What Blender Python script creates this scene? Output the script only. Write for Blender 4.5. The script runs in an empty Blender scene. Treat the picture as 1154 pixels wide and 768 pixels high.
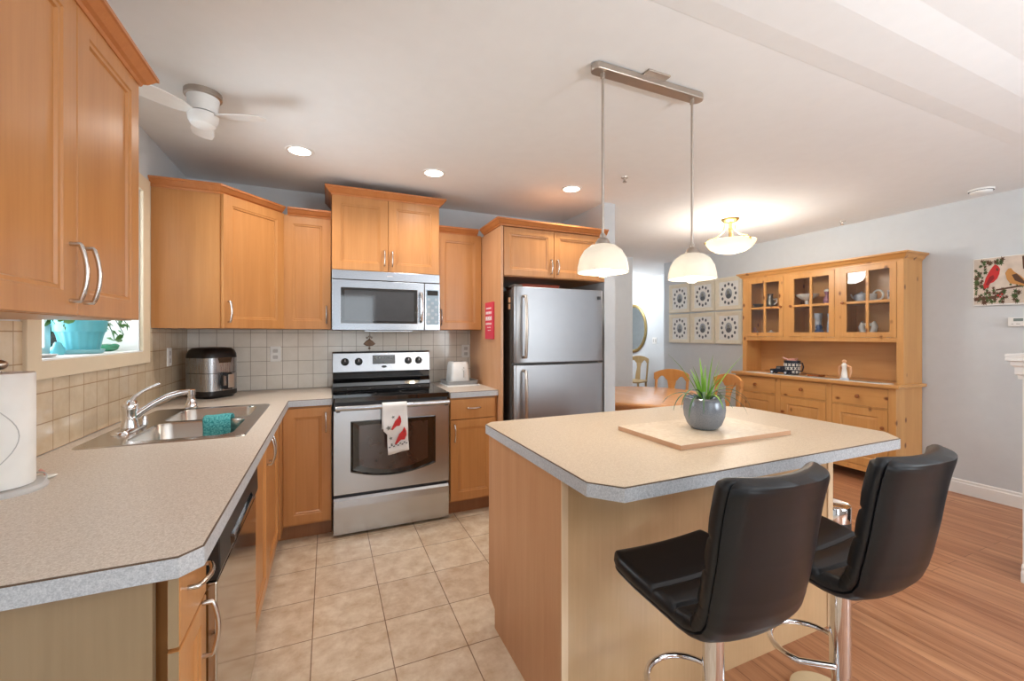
import bpy, bmesh, math, random
from mathutils import Vector, Matrix
from math import sin, cos, pi, radians

# ------------------------------------------------------------------ camera, world, light
SC = bpy.context.scene
COL = SC.collection
H = 1.345
cam_d = bpy.data.cameras.new('camera')
cam = bpy.data.objects.new('camera', cam_d)
COL.objects.link(cam)
cam.location = (0, 0, H)
cam.rotation_euler = (radians(90), 0, -radians(23.53))
cam_d.sensor_width = 36.0
cam_d.lens = 36.0 * 476.6 / 1154.0
cam_d.shift_y = -7.2 / 1154.0
cam_d.clip_start = 0.05
SC.camera = cam

SC.view_settings.view_transform = 'Standard'
SC.view_settings.look = 'None'
SC.view_settings.gamma = 1.0
SC.view_settings.use_curve_mapping = False
SC.view_settings.exposure = 0.25

wd = bpy.data.worlds.new('world')
SC.world = wd
wd.use_nodes = True
wd.node_tree.nodes['Background'].inputs[0].default_value = (0.86, 0.93, 1.0, 1)
wd.node_tree.nodes['Background'].inputs[1].default_value = 1.15


def area(name, loc, rot, sx, sy, power, color=(1, 1, 1)):
    d = bpy.data.lights.new(name, 'AREA')
    d.shape = 'RECTANGLE'
    d.size = sx
    d.size_y = sy
    d.energy = power
    d.color = color
    o = bpy.data.objects.new(name, d)
    COL.objects.link(o)
    o.location = loc
    o.rotation_euler = rot
    return o


# daylight entering through the sink window and the unseen rear window and glass door
area('daylight_window', (3.70, -3.72, 1.55), (radians(90), 0, 0), 2.0, 1.6, 85, (0.90, 0.96, 1.0))
area('daylight_door', (0.45, -3.72, 1.2), (radians(90), 0, 0), 1.1, 2.1, 13, (0.85, 0.94, 1.0))
area('added_side_daylight', (5.12, -1.9, 1.5), (radians(90), 0, radians(90)), 2.5, 1.7, 48, (0.90, 0.96, 1.0))  # light of the added, unseen side window
area('added_nook_daylight', (-1.25, -1.8, 1.5), (radians(90), 0, -radians(90)), 1.7, 1.5, 26, (0.90, 0.96, 1.0))  # light of the added, unseen nook window
area('daylight_sink_window', (-1.30, 2.45, 1.72), (0, -radians(90), 0), 0.9, 0.85, 26, (0.85, 0.94, 1.0))


def lamp(name, kind, loc, power, color, size=0.05, **kw):
    d = bpy.data.lights.new(name, kind)
    d.energy = power
    d.color = color
    d.shadow_soft_size = size
    for k, v in kw.items():
        setattr(d, k, v)
    o = bpy.data.objects.new(name, d)
    COL.objects.link(o)
    o.location = loc
    return o


WARM = (1.0, 0.80, 0.58)
# added upward spot behind the viewer, no lamp there, brightens the ceiling
lamp('added_ceiling_fill', 'SPOT', (1.9, -1.5, 1.15), 225, (0.91, 0.955, 1.0), 0.15, spot_size=radians(165), spot_blend=0.5).rotation_euler = (radians(180), 0, 0)
random.seed(4)


# ------------------------------------------------------------------ materials
def srgb(r, g, b):
    def f(c):
        c = c / 255.0
        return c / 12.92 if c <= 0.04045 else ((c + 0.055) / 1.055) ** 2.4
    return (f(r), f(g), f(b), 1.0)


def newmat(name):
    m = bpy.data.materials.new(name)
    m.use_nodes = True
    nt = m.node_tree
    return m, nt, nt.nodes['Principled BSDF']


def N(nt, typ, **kw):
    n = nt.nodes.new(typ)
    for k, v in kw.items():
        setattr(n, k, v)
    return n


def ramp(nt, fac, stops):
    r = N(nt, 'ShaderNodeValToRGB')
    el = r.color_ramp.elements
    while len(el) < len(stops):
        el.new(0.5)
    for e, (p, c) in zip(el, stops):
        e.position = p
        e.color = c
    nt.links.new(fac, r.inputs[0])
    return r.outputs[0]


def coords(nt, scale=(1, 1, 1), rot=(0, 0, 0), loc=(0, 0, 0)):
    tc = N(nt, 'ShaderNodeTexCoord')
    mp = N(nt, 'ShaderNodeMapping')
    mp.inputs['Scale'].default_value = scale
    mp.inputs['Rotation'].default_value = rot
    mp.inputs['Location'].default_value = loc
    nt.links.new(tc.outputs['Object'], mp.inputs[0])
    return mp.outputs[0]


def noise(nt, vec, scale, detail=3, rough=0.5, dist=0.0):
    n = N(nt, 'ShaderNodeTexNoise')
    n.inputs['Scale'].default_value = scale
    n.inputs['Detail'].default_value = detail
    n.inputs['Roughness'].default_value = rough
    n.inputs['Distortion'].default_value = dist
    nt.links.new(vec, n.inputs['Vector'])
    return n.outputs['Fac']


def bump(nt, bs, fac, strength, dist=0.002):
    b = N(nt, 'ShaderNodeBump')
    b.inputs['Strength'].default_value = strength
    b.inputs['Distance'].default_value = dist
    nt.links.new(fac, b.inputs['Height'])
    nt.links.new(b.outputs[0], bs.inputs['Normal'])


def plain(name, rgb, rough=0.5, metal=0.0, spec=0.5, coat=0.0, emit=None, estr=0.0, var=0.04):
    """paint, plastic or metal with a faint procedural mottle"""
    m, nt, bs = newmat(name)
    c = srgb(*rgb)
    v = noise(nt, coords(nt), 14, 2)
    lo = tuple(x * (1 - var) for x in c[:3]) + (1,)
    hi = tuple(min(1, x * (1 + var)) for x in c[:3]) + (1,)
    nt.links.new(ramp(nt, v, [(0.3, lo), (0.7, hi)]), bs.inputs['Base Color'])
    bs.inputs['Roughness'].default_value = rough
    bs.inputs['Metallic'].default_value = metal
    bs.inputs['Specular IOR Level'].default_value = spec
    bs.inputs['Coat Weight'].default_value = coat
    if emit:
        bs.inputs['Emission Color'].default_value = srgb(*emit)
        bs.inputs['Emission Strength'].default_value = estr
    return m


def wood(name, a, b, scale=(9, 9, 0.9), rough=0.35, fine=(90, 90, 2.5), knots=None, coat=0.15):
    m, nt, bs = newmat(name)
    n1 = noise(nt, coords(nt, scale), 1.6, 4, 0.55, 0.4)
    n2 = noise(nt, coords(nt, fine), 1.0, 3, 0.6)
    mx = N(nt, 'ShaderNodeMath', operation='MULTIPLY_ADD')
    nt.links.new(n2, mx.inputs[0])
    mx.inputs[1].default_value = 0.3
    mul = N(nt, 'ShaderNodeMath', operation='MULTIPLY')
    nt.links.new(n1, mul.inputs[0])
    mul.inputs[1].default_value = 0.7
    nt.links.new(mul.outputs[0], mx.inputs[2])
    col = ramp(nt, mx.outputs[0], [(0.32, srgb(*a)), (0.68, srgb(*b))])
    if knots:
        vo = N(nt, 'ShaderNodeTexVoronoi')
        vo.inputs['Scale'].default_value = 1.0
        nt.links.new(coords(nt, knots[1]), vo.inputs['Vector'])
        kf = ramp(nt, vo.outputs['Distance'], [(0.07, (1, 1, 1, 1)), (0.17, (0, 0, 0, 1))])
        mix = N(nt, 'ShaderNodeMix', data_type='RGBA')
        nt.links.new(kf, mix.inputs[0])
        nt.links.new(col, mix.inputs[6])
        mix.inputs[7].default_value = srgb(*knots[0])
        col = mix.outputs[2]
    nt.links.new(col, bs.inputs['Base Color'])
    bs.inputs['Roughness'].default_value = rough
    bs.inputs['Coat Weight'].default_value = coat
    bs.inputs['Coat Roughness'].default_value = 0.25
    return m


def laminate(name, a, b, c, scale=160):
    m, nt, bs = newmat(name)
    n1 = noise(nt, coords(nt), scale, 2, 0.6)
    n2 = noise(nt, coords(nt, loc=(3, 1, 2)), scale * 0.45, 2, 0.5)
    c1 = ramp(nt, n1, [(0.36, srgb(*a)), (0.5, srgb(*b)), (0.64, srgb(*c))])
    c2 = ramp(nt, n2, [(0.4, srgb(*a)), (0.6, srgb(*c))])
    mix = N(nt, 'ShaderNodeMix', data_type='RGBA')
    mix.inputs[0].default_value = 0.35
    nt.links.new(c1, mix.inputs[6])
    nt.links.new(c2, mix.inputs[7])
    nt.links.new(mix.outputs[2], bs.inputs['Base Color'])
    bs.inputs['Roughness'].default_value = 0.42
    return m


def tile(name, plane, bw, bh, origin, c1, c2, grout, mortar, rough, cloud, coat=0.0):
    """square tiles in a grid, laid in the plane named by two axes"""
    m, nt, bs = newmat(name)
    tc = N(nt, 'ShaderNodeTexCoord')
    sp = N(nt, 'ShaderNodeSeparateXYZ')
    cb = N(nt, 'ShaderNodeCombineXYZ')
    nt.links.new(tc.outputs['Object'], sp.inputs[0])
    for k in (0, 1):
        ad = N(nt, 'ShaderNodeMath', operation='SUBTRACT')
        nt.links.new(sp.outputs['XYZ'.index(plane[k])], ad.inputs[0])
        ad.inputs[1].default_value = origin[k] - 40 * (bw, bh)[k]
        nt.links.new(ad.outputs[0], cb.inputs[k])
    br = N(nt, 'ShaderNodeTexBrick')
    br.offset = 0.0
    br.squash = 1.0
    br.inputs['Scale'].default_value = 1.0
    br.inputs['Brick Width'].default_value = bw
    br.inputs['Row Height'].default_value = bh
    br.inputs['Mortar Size'].default_value = mortar
    br.inputs['Mortar Smooth'].default_value = 0.2
    br.inputs['Bias'].default_value = 0.0
    br.inputs['Color1'].default_value = srgb(*c1)
    br.inputs['Color2'].default_value = srgb(*c2)
    br.inputs['Mortar'].default_value = srgb(*grout)
    nt.links.new(cb.outputs[0], br.inputs['Vector'])
    cl = noise(nt, coords(nt), cloud[0], 7, 0.7, 0.15)
    cc = ramp(nt, cl, [(0.3, srgb(*cloud[1])), (0.7, (1, 1, 1, 1))])
    mix = N(nt, 'ShaderNodeMix', data_type='RGBA', blend_type='MULTIPLY')
    mix.inputs[0].default_value = 1.0
    nt.links.new(br.outputs['Color'], mix.inputs[6])
    nt.links.new(cc, mix.inputs[7])
    nt.links.new(mix.outputs[2], bs.inputs['Base Color'])
    bs.inputs['Roughness'].default_value = rough
    bs.inputs['Coat Weight'].default_value = coat
    inv = N(nt, 'ShaderNodeMath', operation='SUBTRACT')
    inv.inputs[0].default_value = 1.0
    nt.links.new(br.outputs['Fac'], inv.inputs[1])
    bump(nt, bs, inv.outputs[0], 0.5, 0.002)
    return m


def planks(name):
    m, nt, bs = newmat(name)
    v = coords(nt, rot=(0, 0, radians(90)), loc=(20, 20, 0))
    br = N(nt, 'ShaderNodeTexBrick')
    br.offset = 0.37
    br.inputs['Scale'].default_value = 1.0
    br.inputs['Brick Width'].default_value = 1.25
    br.inputs['Row Height'].default_value = 0.096
    br.inputs['Mortar Size'].default_value = 0.0012
    br.inputs['Mortar Smooth'].default_value = 0.1
    br.inputs['Color1'].default_value = srgb(208, 154, 114)
    br.inputs['Color2'].default_value = srgb(186, 130, 94)
    br.inputs['Mortar'].default_value = srgb(120, 76, 50)
    nt.links.new(v, br.inputs['Vector'])
    g = noise(nt, coords(nt, (16, 1.1, 1)), 1.5, 5, 0.6, 0.6)
    gc = ramp(nt, g, [(0.3, srgb(196, 176, 160)), (0.7, (1, 1, 1, 1))])
    mix = N(nt, 'ShaderNodeMix', data_type='RGBA', blend_type='MULTIPLY')
    mix.inputs[0].default_value = 1.0
    nt.links.new(br.outputs['Color'], mix.inputs[6])
    nt.links.new(gc, mix.inputs[7])
    nt.links.new(mix.outputs[2], bs.inputs['Base Color'])
    bs.inputs['Roughness'].default_value = 0.38
    return m


def brushed(name, rgb, rough=0.25, axis=(1, 1, 60)):
    m, nt, bs = newmat(name)
    n = noise(nt, coords(nt, axis), 6, 3, 0.6)
    c = srgb(*rgb)
    nt.links.new(ramp(nt, n, [(0.3, tuple(x * 0.975 for x in c[:3]) + (1,)), (0.7, c)]), bs.inputs['Base Color'])
    bs.inputs['Metallic'].default_value = 1.0
    r = N(nt, 'ShaderNodeMapRange')
    r.inputs['To Min'].default_value = rough * 0.9
    r.inputs['To Max'].default_value = rough * 1.15
    nt.links.new(n, r.inputs[0])
    nt.links.new(r.outputs[0], bs.inputs['Roughness'])
    return m


def glass(name, tint=(1, 1, 1), gloss=0.12):
    m = bpy.data.materials.new(name)
    m.use_nodes = True
    nt = m.node_tree
    nt.nodes.remove(nt.nodes['Principled BSDF'])
    out = nt.nodes['Material Output']
    tr = N(nt, 'ShaderNodeBsdfTransparent')
    tr.inputs[0].default_value = (*tint, 1)
    gl = N(nt, 'ShaderNodeBsdfGlossy')
    gl.inputs['Roughness'].default_value = 0.02
    fr = N(nt, 'ShaderNodeFresnel')
    fr.inputs[0].default_value = 1.45
    mx = N(nt, 'ShaderNodeMixShader')
    nt.links.new(fr.outputs[0], mx.inputs[0])
    nt.links.new(tr.outputs[0], mx.inputs[1])
    nt.links.new(gl.outputs[0], mx.inputs[2])
    nt.links.new(mx.outputs[0], out.inputs[0])
    return m


def shade_glass(name, rgb, emit, estr, trans=0.55):
    """alabaster lamp glass: passes light from the bulb inside and glows a little"""
    m, nt, bs = newmat(name)
    n = noise(nt, coords(nt), 9, 4, 0.6, 1.2)
    c = srgb(*rgb)
    col = ramp(nt, n, [(0.3, tuple(x * 0.9 for x in c[:3]) + (1,)), (0.7, c)])
    nt.links.new(col, bs.inputs['Base Color'])
    bs.inputs['Roughness'].default_value = 0.3
    bs.inputs['Emission Color'].default_value = srgb(*emit)
    bs.inputs['Emission Strength'].default_value = estr
    tl = N(nt, 'ShaderNodeBsdfTranslucent')
    nt.links.new(col, tl.inputs[0])
    mx = N(nt, 'ShaderNodeMixShader')
    mx.inputs[0].default_value = trans
    nt.links.new(bs.outputs[0], mx.inputs[1])
    nt.links.new(tl.outputs[0], mx.inputs[2])
    nt.links.new(mx.outputs[0], nt.nodes['Material Output'].inputs[0])
    return m


M = {}
M['ceiling'] = plain('ceiling_paint', (240, 242, 243), 0.8, var=0.01)
M['wall'] = plain('wall_paint', (208, 213, 217), 0.75, var=0.015)
M['taupe'] = plain('taupe_wall_for_reflections', (160, 154, 148), 0.75, var=0.015)  # invented tone for the unseen rear wall, giving the steel something to reflect
M['white'] = plain('white_paint', (238, 238, 236), 0.45, var=0.01)
M['trimbeige'] = plain('window_casing_paint', (222, 206, 180), 0.5, var=0.02)
M['maple'] = wood('maple_cabinet_wood', (184, 124, 68), (201, 142, 85))
M['maple_pale'] = wood('maple_panel_wood', (196, 142, 100), (210, 160, 118))
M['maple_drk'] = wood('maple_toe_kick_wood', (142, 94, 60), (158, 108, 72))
M['maple_crown'] = wood('maple_crown_wood', (184, 112, 60), (198, 128, 74))
M['isl_front'] = wood('light_swirled_island_maple', (196, 160, 118), (214, 180, 138), scale=(2.2, 2.2, 1.4))  # broad two-tone figure stands for swirls of light reflected onto the panel
M['isl_edge'] = wood('pale_maple_edge', (226, 196, 158), (236, 210, 176))
M['endpan'] = wood('shaded_maple_end', (146, 122, 92), (162, 138, 106))  # maple darkened for the shade on the camera-side end
M['pine'] = wood('knotty_pine', (196, 140, 78), (214, 160, 98), scale=(7, 7, 0.8), knots=((118, 64, 28), (8.5, 8.5, 5.5)))
M['pine_h'] = wood('knotty_pine_across', (196, 140, 78), (212, 158, 96), scale=(7, 0.8, 7), fine=(90, 2.5, 90), knots=((118, 64, 28), (8.5, 5.5, 8.5)))
M['pine_in'] = wood('pine_interior', (204, 150, 94), (218, 168, 112), scale=(6, 1, 6), fine=(60, 2, 60))
M['pine_knob'] = wood('dark_pine_knob', (140, 78, 36), (160, 94, 46))
M['orange'] = wood('orange_oak', (222, 154, 94), (234, 172, 114), scale=(8, 1.2, 8), fine=(80, 3, 80), rough=0.25, coat=0.4)
M['chairwood'] = wood('honey_oak_chair_wood', (200, 134, 66), (214, 152, 84), rough=0.3)
M['hallchair'] = wood('olive_brown_wood', (160, 130, 84), (176, 148, 100), rough=0.4)
M['lam'] = laminate('beige_speckled_laminate', (194, 180, 164), (214, 202, 188), (231, 222, 211), 300)
M['lam_isl'] = laminate('cream_speckled_laminate', (192, 172, 146), (204, 185, 160), (216, 199, 176), 330)
M['lam_edge'] = laminate('cool_lit_edge_laminate', (168, 172, 177), (190, 193, 197), (208, 210, 213), 330)  # same laminate, cool light on the edges put into its grey
M['seam'] = plain('dark_laminate_seam', (96, 74, 54), 0.5)
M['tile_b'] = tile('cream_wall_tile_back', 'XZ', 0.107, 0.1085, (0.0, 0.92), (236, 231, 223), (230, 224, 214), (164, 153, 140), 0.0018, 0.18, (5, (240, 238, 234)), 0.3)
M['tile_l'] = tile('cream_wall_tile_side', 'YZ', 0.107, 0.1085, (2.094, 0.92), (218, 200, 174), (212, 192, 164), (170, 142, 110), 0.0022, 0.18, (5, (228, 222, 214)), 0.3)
M['tile_f'] = tile('beige_stone_floor_tile', 'XY', 0.3093, 0.3093, (-0.063, 2.0586), (236, 222, 200), (228, 212, 190), (150, 122, 98), 0.0024, 0.3, (11, (214, 196, 176)))
M['planks'] = planks('oak_laminate_planks')
M['steel'] = brushed('brushed_stainless', (194, 198, 204), 0.24)
M['steel_v'] = brushed('brushed_stainless_upright', (176, 177, 180), 0.27, (30, 30, 1))
M['steel_f'] = plain('fridge_stainless', (158, 160, 164), 0.40, 1.0, var=0.01)
M['steel_m'] = plain('microwave_stainless', (172, 177, 184), 0.27, 1.0, var=0.01)
M['steel_sink'] = brushed('satin_sink_steel', (210, 207, 202), 0.24, (1, 1, 1))
M['steel_dw'] = brushed('polished_dishwasher_steel', (188, 180, 170), 0.10, (1, 1, 40))
M['chrome'] = plain('chrome', (232, 232, 234), 0.06, 1.0)
M['nickel'] = plain('satin_nickel', (196, 186, 176), 0.3, 1.0)
M['nickel_fix'] = plain('nickel_lamp_metal', (186, 176, 166), 0.38, 1.0)
M['handle'] = plain('brushed_nickel_handle', (204, 198, 192), 0.22, 1.0)
M['brass'] = plain('pale_brass', (222, 190, 130), 0.25, 1.0)
M['gold'] = plain('aged_gold_frame', (166, 146, 98), 0.4, 0.7)
M['blackglass'] = plain('black_glass', (14, 15, 17), 0.05, 0.0, 0.8, 0.6)
M['blackplastic'] = plain('black_plastic', (22, 21, 22), 0.3)
M['darkgrey'] = plain('dark_grey_metal', (70, 70, 72), 0.4, 0.5)
M['fridge_side'] = plain('fridge_side_grey', (92, 86, 82), 0.45, 0.3)
M['ovenwin'] = plain('oven_window_glass', (62, 44, 38), 0.06, 0.0, 0.8, 0.5)
M['mwwin'] = plain('microwave_window_glass', (58, 60, 64), 0.06, 0.0, 0.8, 0.5)
M['leather'] = plain('black_leather', (20, 22, 26), 0.36, 0.0, 0.5, var=0.15)
M['scuff'] = plain('leather_scuff', (150, 146, 138), 0.6)
M['whiteplastic'] = plain('white_plastic', (236, 236, 234), 0.35)
M['paper'] = plain('paper_towel_white', (240, 238, 234), 0.9)
M['papergrey'] = plain('paper_roll_edge', (196, 194, 192), 0.8)
M['teal'] = plain('teal_pot_plastic', (92, 176, 190), 0.4)
M['teal_s'] = plain('teal_saucer_plastic', (130, 184, 192), 0.45)
M['cloth'] = None
M['green'] = plain('leaf_green', (78, 124, 58), 0.45, var=0.25)
M['green2'] = plain('fresh_leaf_green', (122, 172, 62), 0.4, var=0.25)
M['green3'] = plain('dark_leaf_green', (70, 104, 72), 0.45, var=0.2)
M['frog'] = plain('green_glazed_ceramic', (66, 136, 104), 0.25)
M['soil'] = plain('dark_soil', (58, 44, 34), 0.95, var=0.4)
M['glaze'] = None
M['board'] = laminate('whitewashed_board', (210, 190, 164), (218, 200, 176), (226, 210, 188), 60)
M['board_edge'] = wood('board_edge_wood', (186, 142, 110), (200, 158, 124), scale=(1, 9, 9), fine=(3, 90, 90))
M['red'] = plain('red_sign_paint', (214, 62, 84), 0.45)
M['redprint'] = plain('cardinal_red_print', (196, 44, 44), 0.7)
M['whiteprint'] = plain('white_print', (244, 232, 232), 0.6)
M['towel'] = plain('white_cotton', (232, 230, 228), 0.9)
M['greyprint'] = plain('grey_print', (120, 124, 120), 0.8)
M['dkprint'] = plain('charcoal_print', (96, 100, 106), 0.8)
M['portrait'] = plain('blue_grey_portrait_print', (158, 164, 172), 0.7, var=0.3)
M['mat'] = plain('picture_mat_white', (238, 238, 235), 0.7)
M['creamframe'] = plain('cream_frame', (232, 224, 204), 0.5)
M['tanprint'] = plain('tan_bird_print', (196, 140, 78), 0.7)
M['darkredprint'] = plain('dark_red_print', (138, 26, 30), 0.7)
M['snowprint'] = plain('pale_branch_print', (212, 198, 184), 0.7, var=0.12)
M['greenprint'] = plain('pine_needle_print', (62, 82, 38), 0.7, var=0.4)
M['brownprint'] = plain('twig_brown_print', (88, 58, 40), 0.7)
M['mirror'] = plain('mirror_glass', (232, 238, 236), 0.02, 1.0)
M['glass'] = glass('clear_glass')
M['porcelain'] = plain('white_porcelain', (240, 236, 228), 0.2)
M['bluepor'] = plain('blue_white_porcelain', (196, 206, 220), 0.2, var=0.25)
M['deepblue'] = plain('cobalt_glaze', (62, 84, 128), 0.2)
M['pewter'] = plain('pewter', (140, 140, 136), 0.3, 0.8)
M['pink'] = plain('pink_glaze', (206, 150, 138), 0.3)
M['purple'] = plain('plum_glaze', (140, 96, 120), 0.3)
M['navy'] = plain('navy_toy_paint', (30, 36, 50), 0.3)
M['skin'] = plain('figurine_peach', (222, 170, 130), 0.5)
M['lace'] = plain('grey_lace', (224, 221, 214), 0.9, var=0.25)
M['lace_dk'] = plain('grey_runner_weave', (150, 147, 140), 0.9, var=0.3)
M['lightdisc'] = plain('recessed_lamp_lens', (255, 250, 240), 0.5, emit=(255, 246, 230), estr=6.0)
M['bulb'] = plain('lit_bulb', (255, 244, 224), 0.5, emit=(255, 238, 208), estr=12.0)
M['shade'] = shade_glass('alabaster_shade_glass', (222, 221, 218), (255, 240, 220), 0.05, 0.4)
M['bowlshade'] = shade_glass('amber_bowl_glass', (238, 226, 202), (255, 226, 180), 0.06)
M['lcd'] = plain('grey_lcd', (120, 132, 126), 0.3)
M['keypad'] = plain('keypad_blue_reflection', (150, 172, 190), 0.15)  # blue-grey is a reflection put into the base colour
M['keyprint'] = plain('pale_key_print', (174, 190, 204), 0.2)
M['rust'] = plain('rust_red_tray', (140, 60, 36), 0.5)
M['ornament'] = plain('bronze_ornament', (134, 106, 84), 0.5, 0.2, var=0.25)
M['cream'] = plain('cream_felt', (222, 202, 164), 0.8)
M['steelgrey'] = plain('grey_tray', (150, 150, 150), 0.5)


def special_mats():
    m, nt, bs = newmat('teal_microfibre_cloth')
    n = noise(nt, coords(nt), 160, 2)
    nt.links.new(ramp(nt, n, [(0.35, srgb(40, 134, 138)), (0.65, srgb(112, 196, 196))]), bs.inputs['Base Color'])
    bs.inputs['Roughness'].default_value = 1.0
    bump(nt, bs, n, 0.8, 0.004)
    M['cloth'] = m
    m, nt, bs = newmat('blue_grey_pot_glaze')
    n = noise(nt, coords(nt), 420, 3)
    nt.links.new(ramp(nt, n, [(0.35, srgb(116, 122, 132)), (0.65, srgb(140, 146, 154))]), bs.inputs['Base Color'])
    bs.inputs['Roughness'].default_value = 0.22
    bs.inputs['Metallic'].default_value = 0.25
    M['glaze'] = m


special_mats()


# ------------------------------------------------------------------ mesh kit
class MB:
    def __init__(self, M4=None):
        self.bm = bmesh.new()
        self.M = M4 or Matrix()
        self.mi = 0

    def v(self, x, y, z):
        return self.bm.verts.new(self.M @ Vector((x, y, z)))

    def f(self, vs):
        try:
            fc = self.bm.faces.new(vs)
            fc.material_index = self.mi
            return fc
        except ValueError:
            return None

    def box(self, x0, x1, y0, y1, z0, z1, mi=None):
        if mi is not None:
            self.mi = mi
        p = [self.v(x, y, z) for z in (z0, z1) for y in (y0, y1) for x in (x0, x1)]
        for q in ((0, 2, 3, 1), (4, 5, 7, 6), (0, 1, 5, 4), (2, 6, 7, 3), (0, 4, 6, 2), (1, 3, 7, 5)):
            self.f([p[k] for k in q])
        return self

    def loft(self, loops, cap0=True, cap1=True, closed=True, wrap=False):
        L = [[self.v(*p) for p in lp] for lp in loops]
        n = len(L[0])
        rng = range(len(L)) if wrap else range(len(L) - 1)
        for i in rng:
            a, b = L[i], L[(i + 1) % len(L)]
            for k in range(n if closed else n - 1):
                self.f([a[k], a[(k + 1) % n], b[(k + 1) % n], b[k]])
        if cap0 and not wrap:
            self.f(L[0][::-1])
        if cap1 and not wrap:
            self.f(L[-1])
        return self

    def lathe(self, prof, cx=0, cy=0, z0=0, seg=32, cap0=True, cap1=True, sx=1, sy=1):
        loops = [[(cx + r * sx * cos(2 * pi * k / seg), cy + r * sy * sin(2 * pi * k / seg), z0 + z) for k in range(seg)] for r, z in prof]
        return self.loft(loops, cap0, cap1)

    def tube(self, pts, r, seg=10, closed=False, flat=1.0):
        pts = [Vector(p) for p in pts]
        n = len(pts)
        loops = []
        ref = None
        for i in range(n):
            if closed:
                t = pts[(i + 1) % n] - pts[i - 1]
            else:
                t = pts[min(i + 1, n - 1)] - pts[max(i - 1, 0)]
            t.normalize()
            if ref is None:
                ref = Vector((0, 0, 1)) if abs(t.z) < 0.9 else Vector((1, 0, 0))
            u = t.cross(ref)
            u.normalize()
            w = u.cross(t)
            w.normalize()
            ref = w
            rr = r[i] if isinstance(r, (list, tuple)) else r
            loops.append([tuple(pts[i] + rr * (cos(2 * pi * k / seg) * u + flat * sin(2 * pi * k / seg) * w)) for k in range(seg)])
        return self.loft(loops, wrap=closed)

    def ball(self, c, r, seg=16, rings=10, sz=1.0, sx=1.0, sy=1.0):
        loops = []
        for i in range(1, rings):
            a = -pi / 2 + pi * i / rings
            loops.append([(c[0] + r * sx * cos(a) * cos(2 * pi * k / seg), c[1] + r * sy * cos(a) * sin(2 * pi * k / seg), c[2] + r * sz * sin(a)) for k in range(seg)])
        L = [[self.v(*p) for p in lp] for lp in loops]
        for i in range(len(L) - 1):
            for k in range(seg):
                self.f([L[i][k], L[i][(k + 1) % seg], L[i + 1][(k + 1) % seg], L[i + 1][k]])
        b = self.v(c[0], c[1], c[2] - r * sz)
        t = self.v(c[0], c[1], c[2] + r * sz)
        for k in range(seg):
            self.f([b, L[0][(k + 1) % seg], L[0][k]])
            self.f([t, L[-1][k], L[-1][(k + 1) % seg]])
        return self

    def prism(self, poly, a0, a1, axis='z'):
        def P(p, a):
            return {'z': (p[0], p[1], a), 'y': (p[0], a, p[1]), 'x': (a, p[0], p[1])}[axis]
        return self.loft([[P(p, a0) for p in poly], [P(p, a1) for p in poly]])

    def plate(self, outer, holes, z0, z1=None, axis='z'):
        """flat plate with holes (loops of 2-D points); z1 gives it thickness"""
        def P(p, a):
            return {'z': (p[0], p[1], a), 'y': (p[0], a, p[1]), 'x': (a, p[0], p[1])}[axis]
        rings = {}
        for a in ([z0] if z1 is None else [z0, z1]):
            es = []
            rl = []
            for lp in [outer] + holes:
                vs = [self.v(*P(p, a)) for p in lp]
                rl.append(vs)
                for i in range(len(vs)):
                    es.append(self.bm.edges.new((vs[i], vs[(i + 1) % len(vs)])))
            r = bmesh.ops.triangle_fill(self.bm, edges=es, use_beauty=True)
            for g in r['geom']:
                if isinstance(g, bmesh.types.BMFace):
                    g.material_index = self.mi
            rings[a] = rl
        if z1 is not None:
            for A, B in zip(rings[z0], rings[z1]):
                for i in range(len(A)):
                    j = (i + 1) % len(A)
                    self.f([A[i], A[j], B[j], B[i]])
        return self

    def sweep(self, path, prof, closed=False):
        """profile of (out, z) swept along a level path; out is to the right of travel"""
        n = len(path)
        loops = []
        for i in range(n):
            def nrm(a, b):
                d = Vector((b[0] - a[0], b[1] - a[1]))
                d.normalize()
                return Vector((d.y, -d.x))
            ns = []
            if i > 0 or closed:
                ns.append(nrm(path[i - 1], path[i]))
            if i < n - 1 or closed:
                ns.append(nrm(path[i], path[(i + 1) % n]))
            m = sum(ns, Vector((0, 0)))
            m.normalize()
            k = 1.0 / max(0.3, m.dot(ns[0]))
            loops.append([(path[i][0] + m.x * o * k, path[i][1] + m.y * o * k, z) for o, z in prof])
        return self.loft(loops, wrap=closed)

    def build(self, name, mats, parent=None, smooth=False, bevel=0, seg=2, loc=None, local=False, sub=0, angle=40):
        bm = self.bm
        bmesh.ops.remove_doubles(bm, verts=bm.verts, dist=1e-6)
        bmesh.ops.recalc_face_normals(bm, faces=bm.faces)
        off = Vector((0, 0, 0))
        if loc is not None:
            off = Vector(loc)
        if parent is not None and not local:
            p = parent
            while p is not None:
                off = off + p.location
                p = p.parent
        if off.length > 0 and not (local and parent is not None):
            bmesh.ops.translate(bm, verts=bm.verts, vec=-off)
        me = bpy.data.meshes.new(name)
        bm.to_mesh(me)
        bm.free()
        if not isinstance(mats, (list, tuple)):
            mats = [mats]
        for m in mats:
            me.materials.append(M[m] if isinstance(m, str) else m)
        if smooth:
            for p in me.polygons:
                p.use_smooth = True
            me.set_sharp_from_angle(angle=radians(angle))
        o = bpy.data.objects.new(name, me)
        COL.objects.link(o)
        if loc is not None:
            o.location = loc
        if parent is not None:
            o.parent = parent
        if bevel:
            b = o.modifiers.new('bevel', 'BEVEL')
            b.width = bevel
            b.segments = seg
            b.limit_method = 'ANGLE'
            b.angle_limit = radians(35)
        if sub:
            s = o.modifiers.new('subsurf', 'SUBSURF')
            s.levels = s.render_levels = sub
        return o


def tag(o, label, cat, group=None, kind=None):
    o['label'] = label
    o['category'] = cat
    if group:
        o['group'] = group
    if kind:
        o['kind'] = kind
    return o


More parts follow.
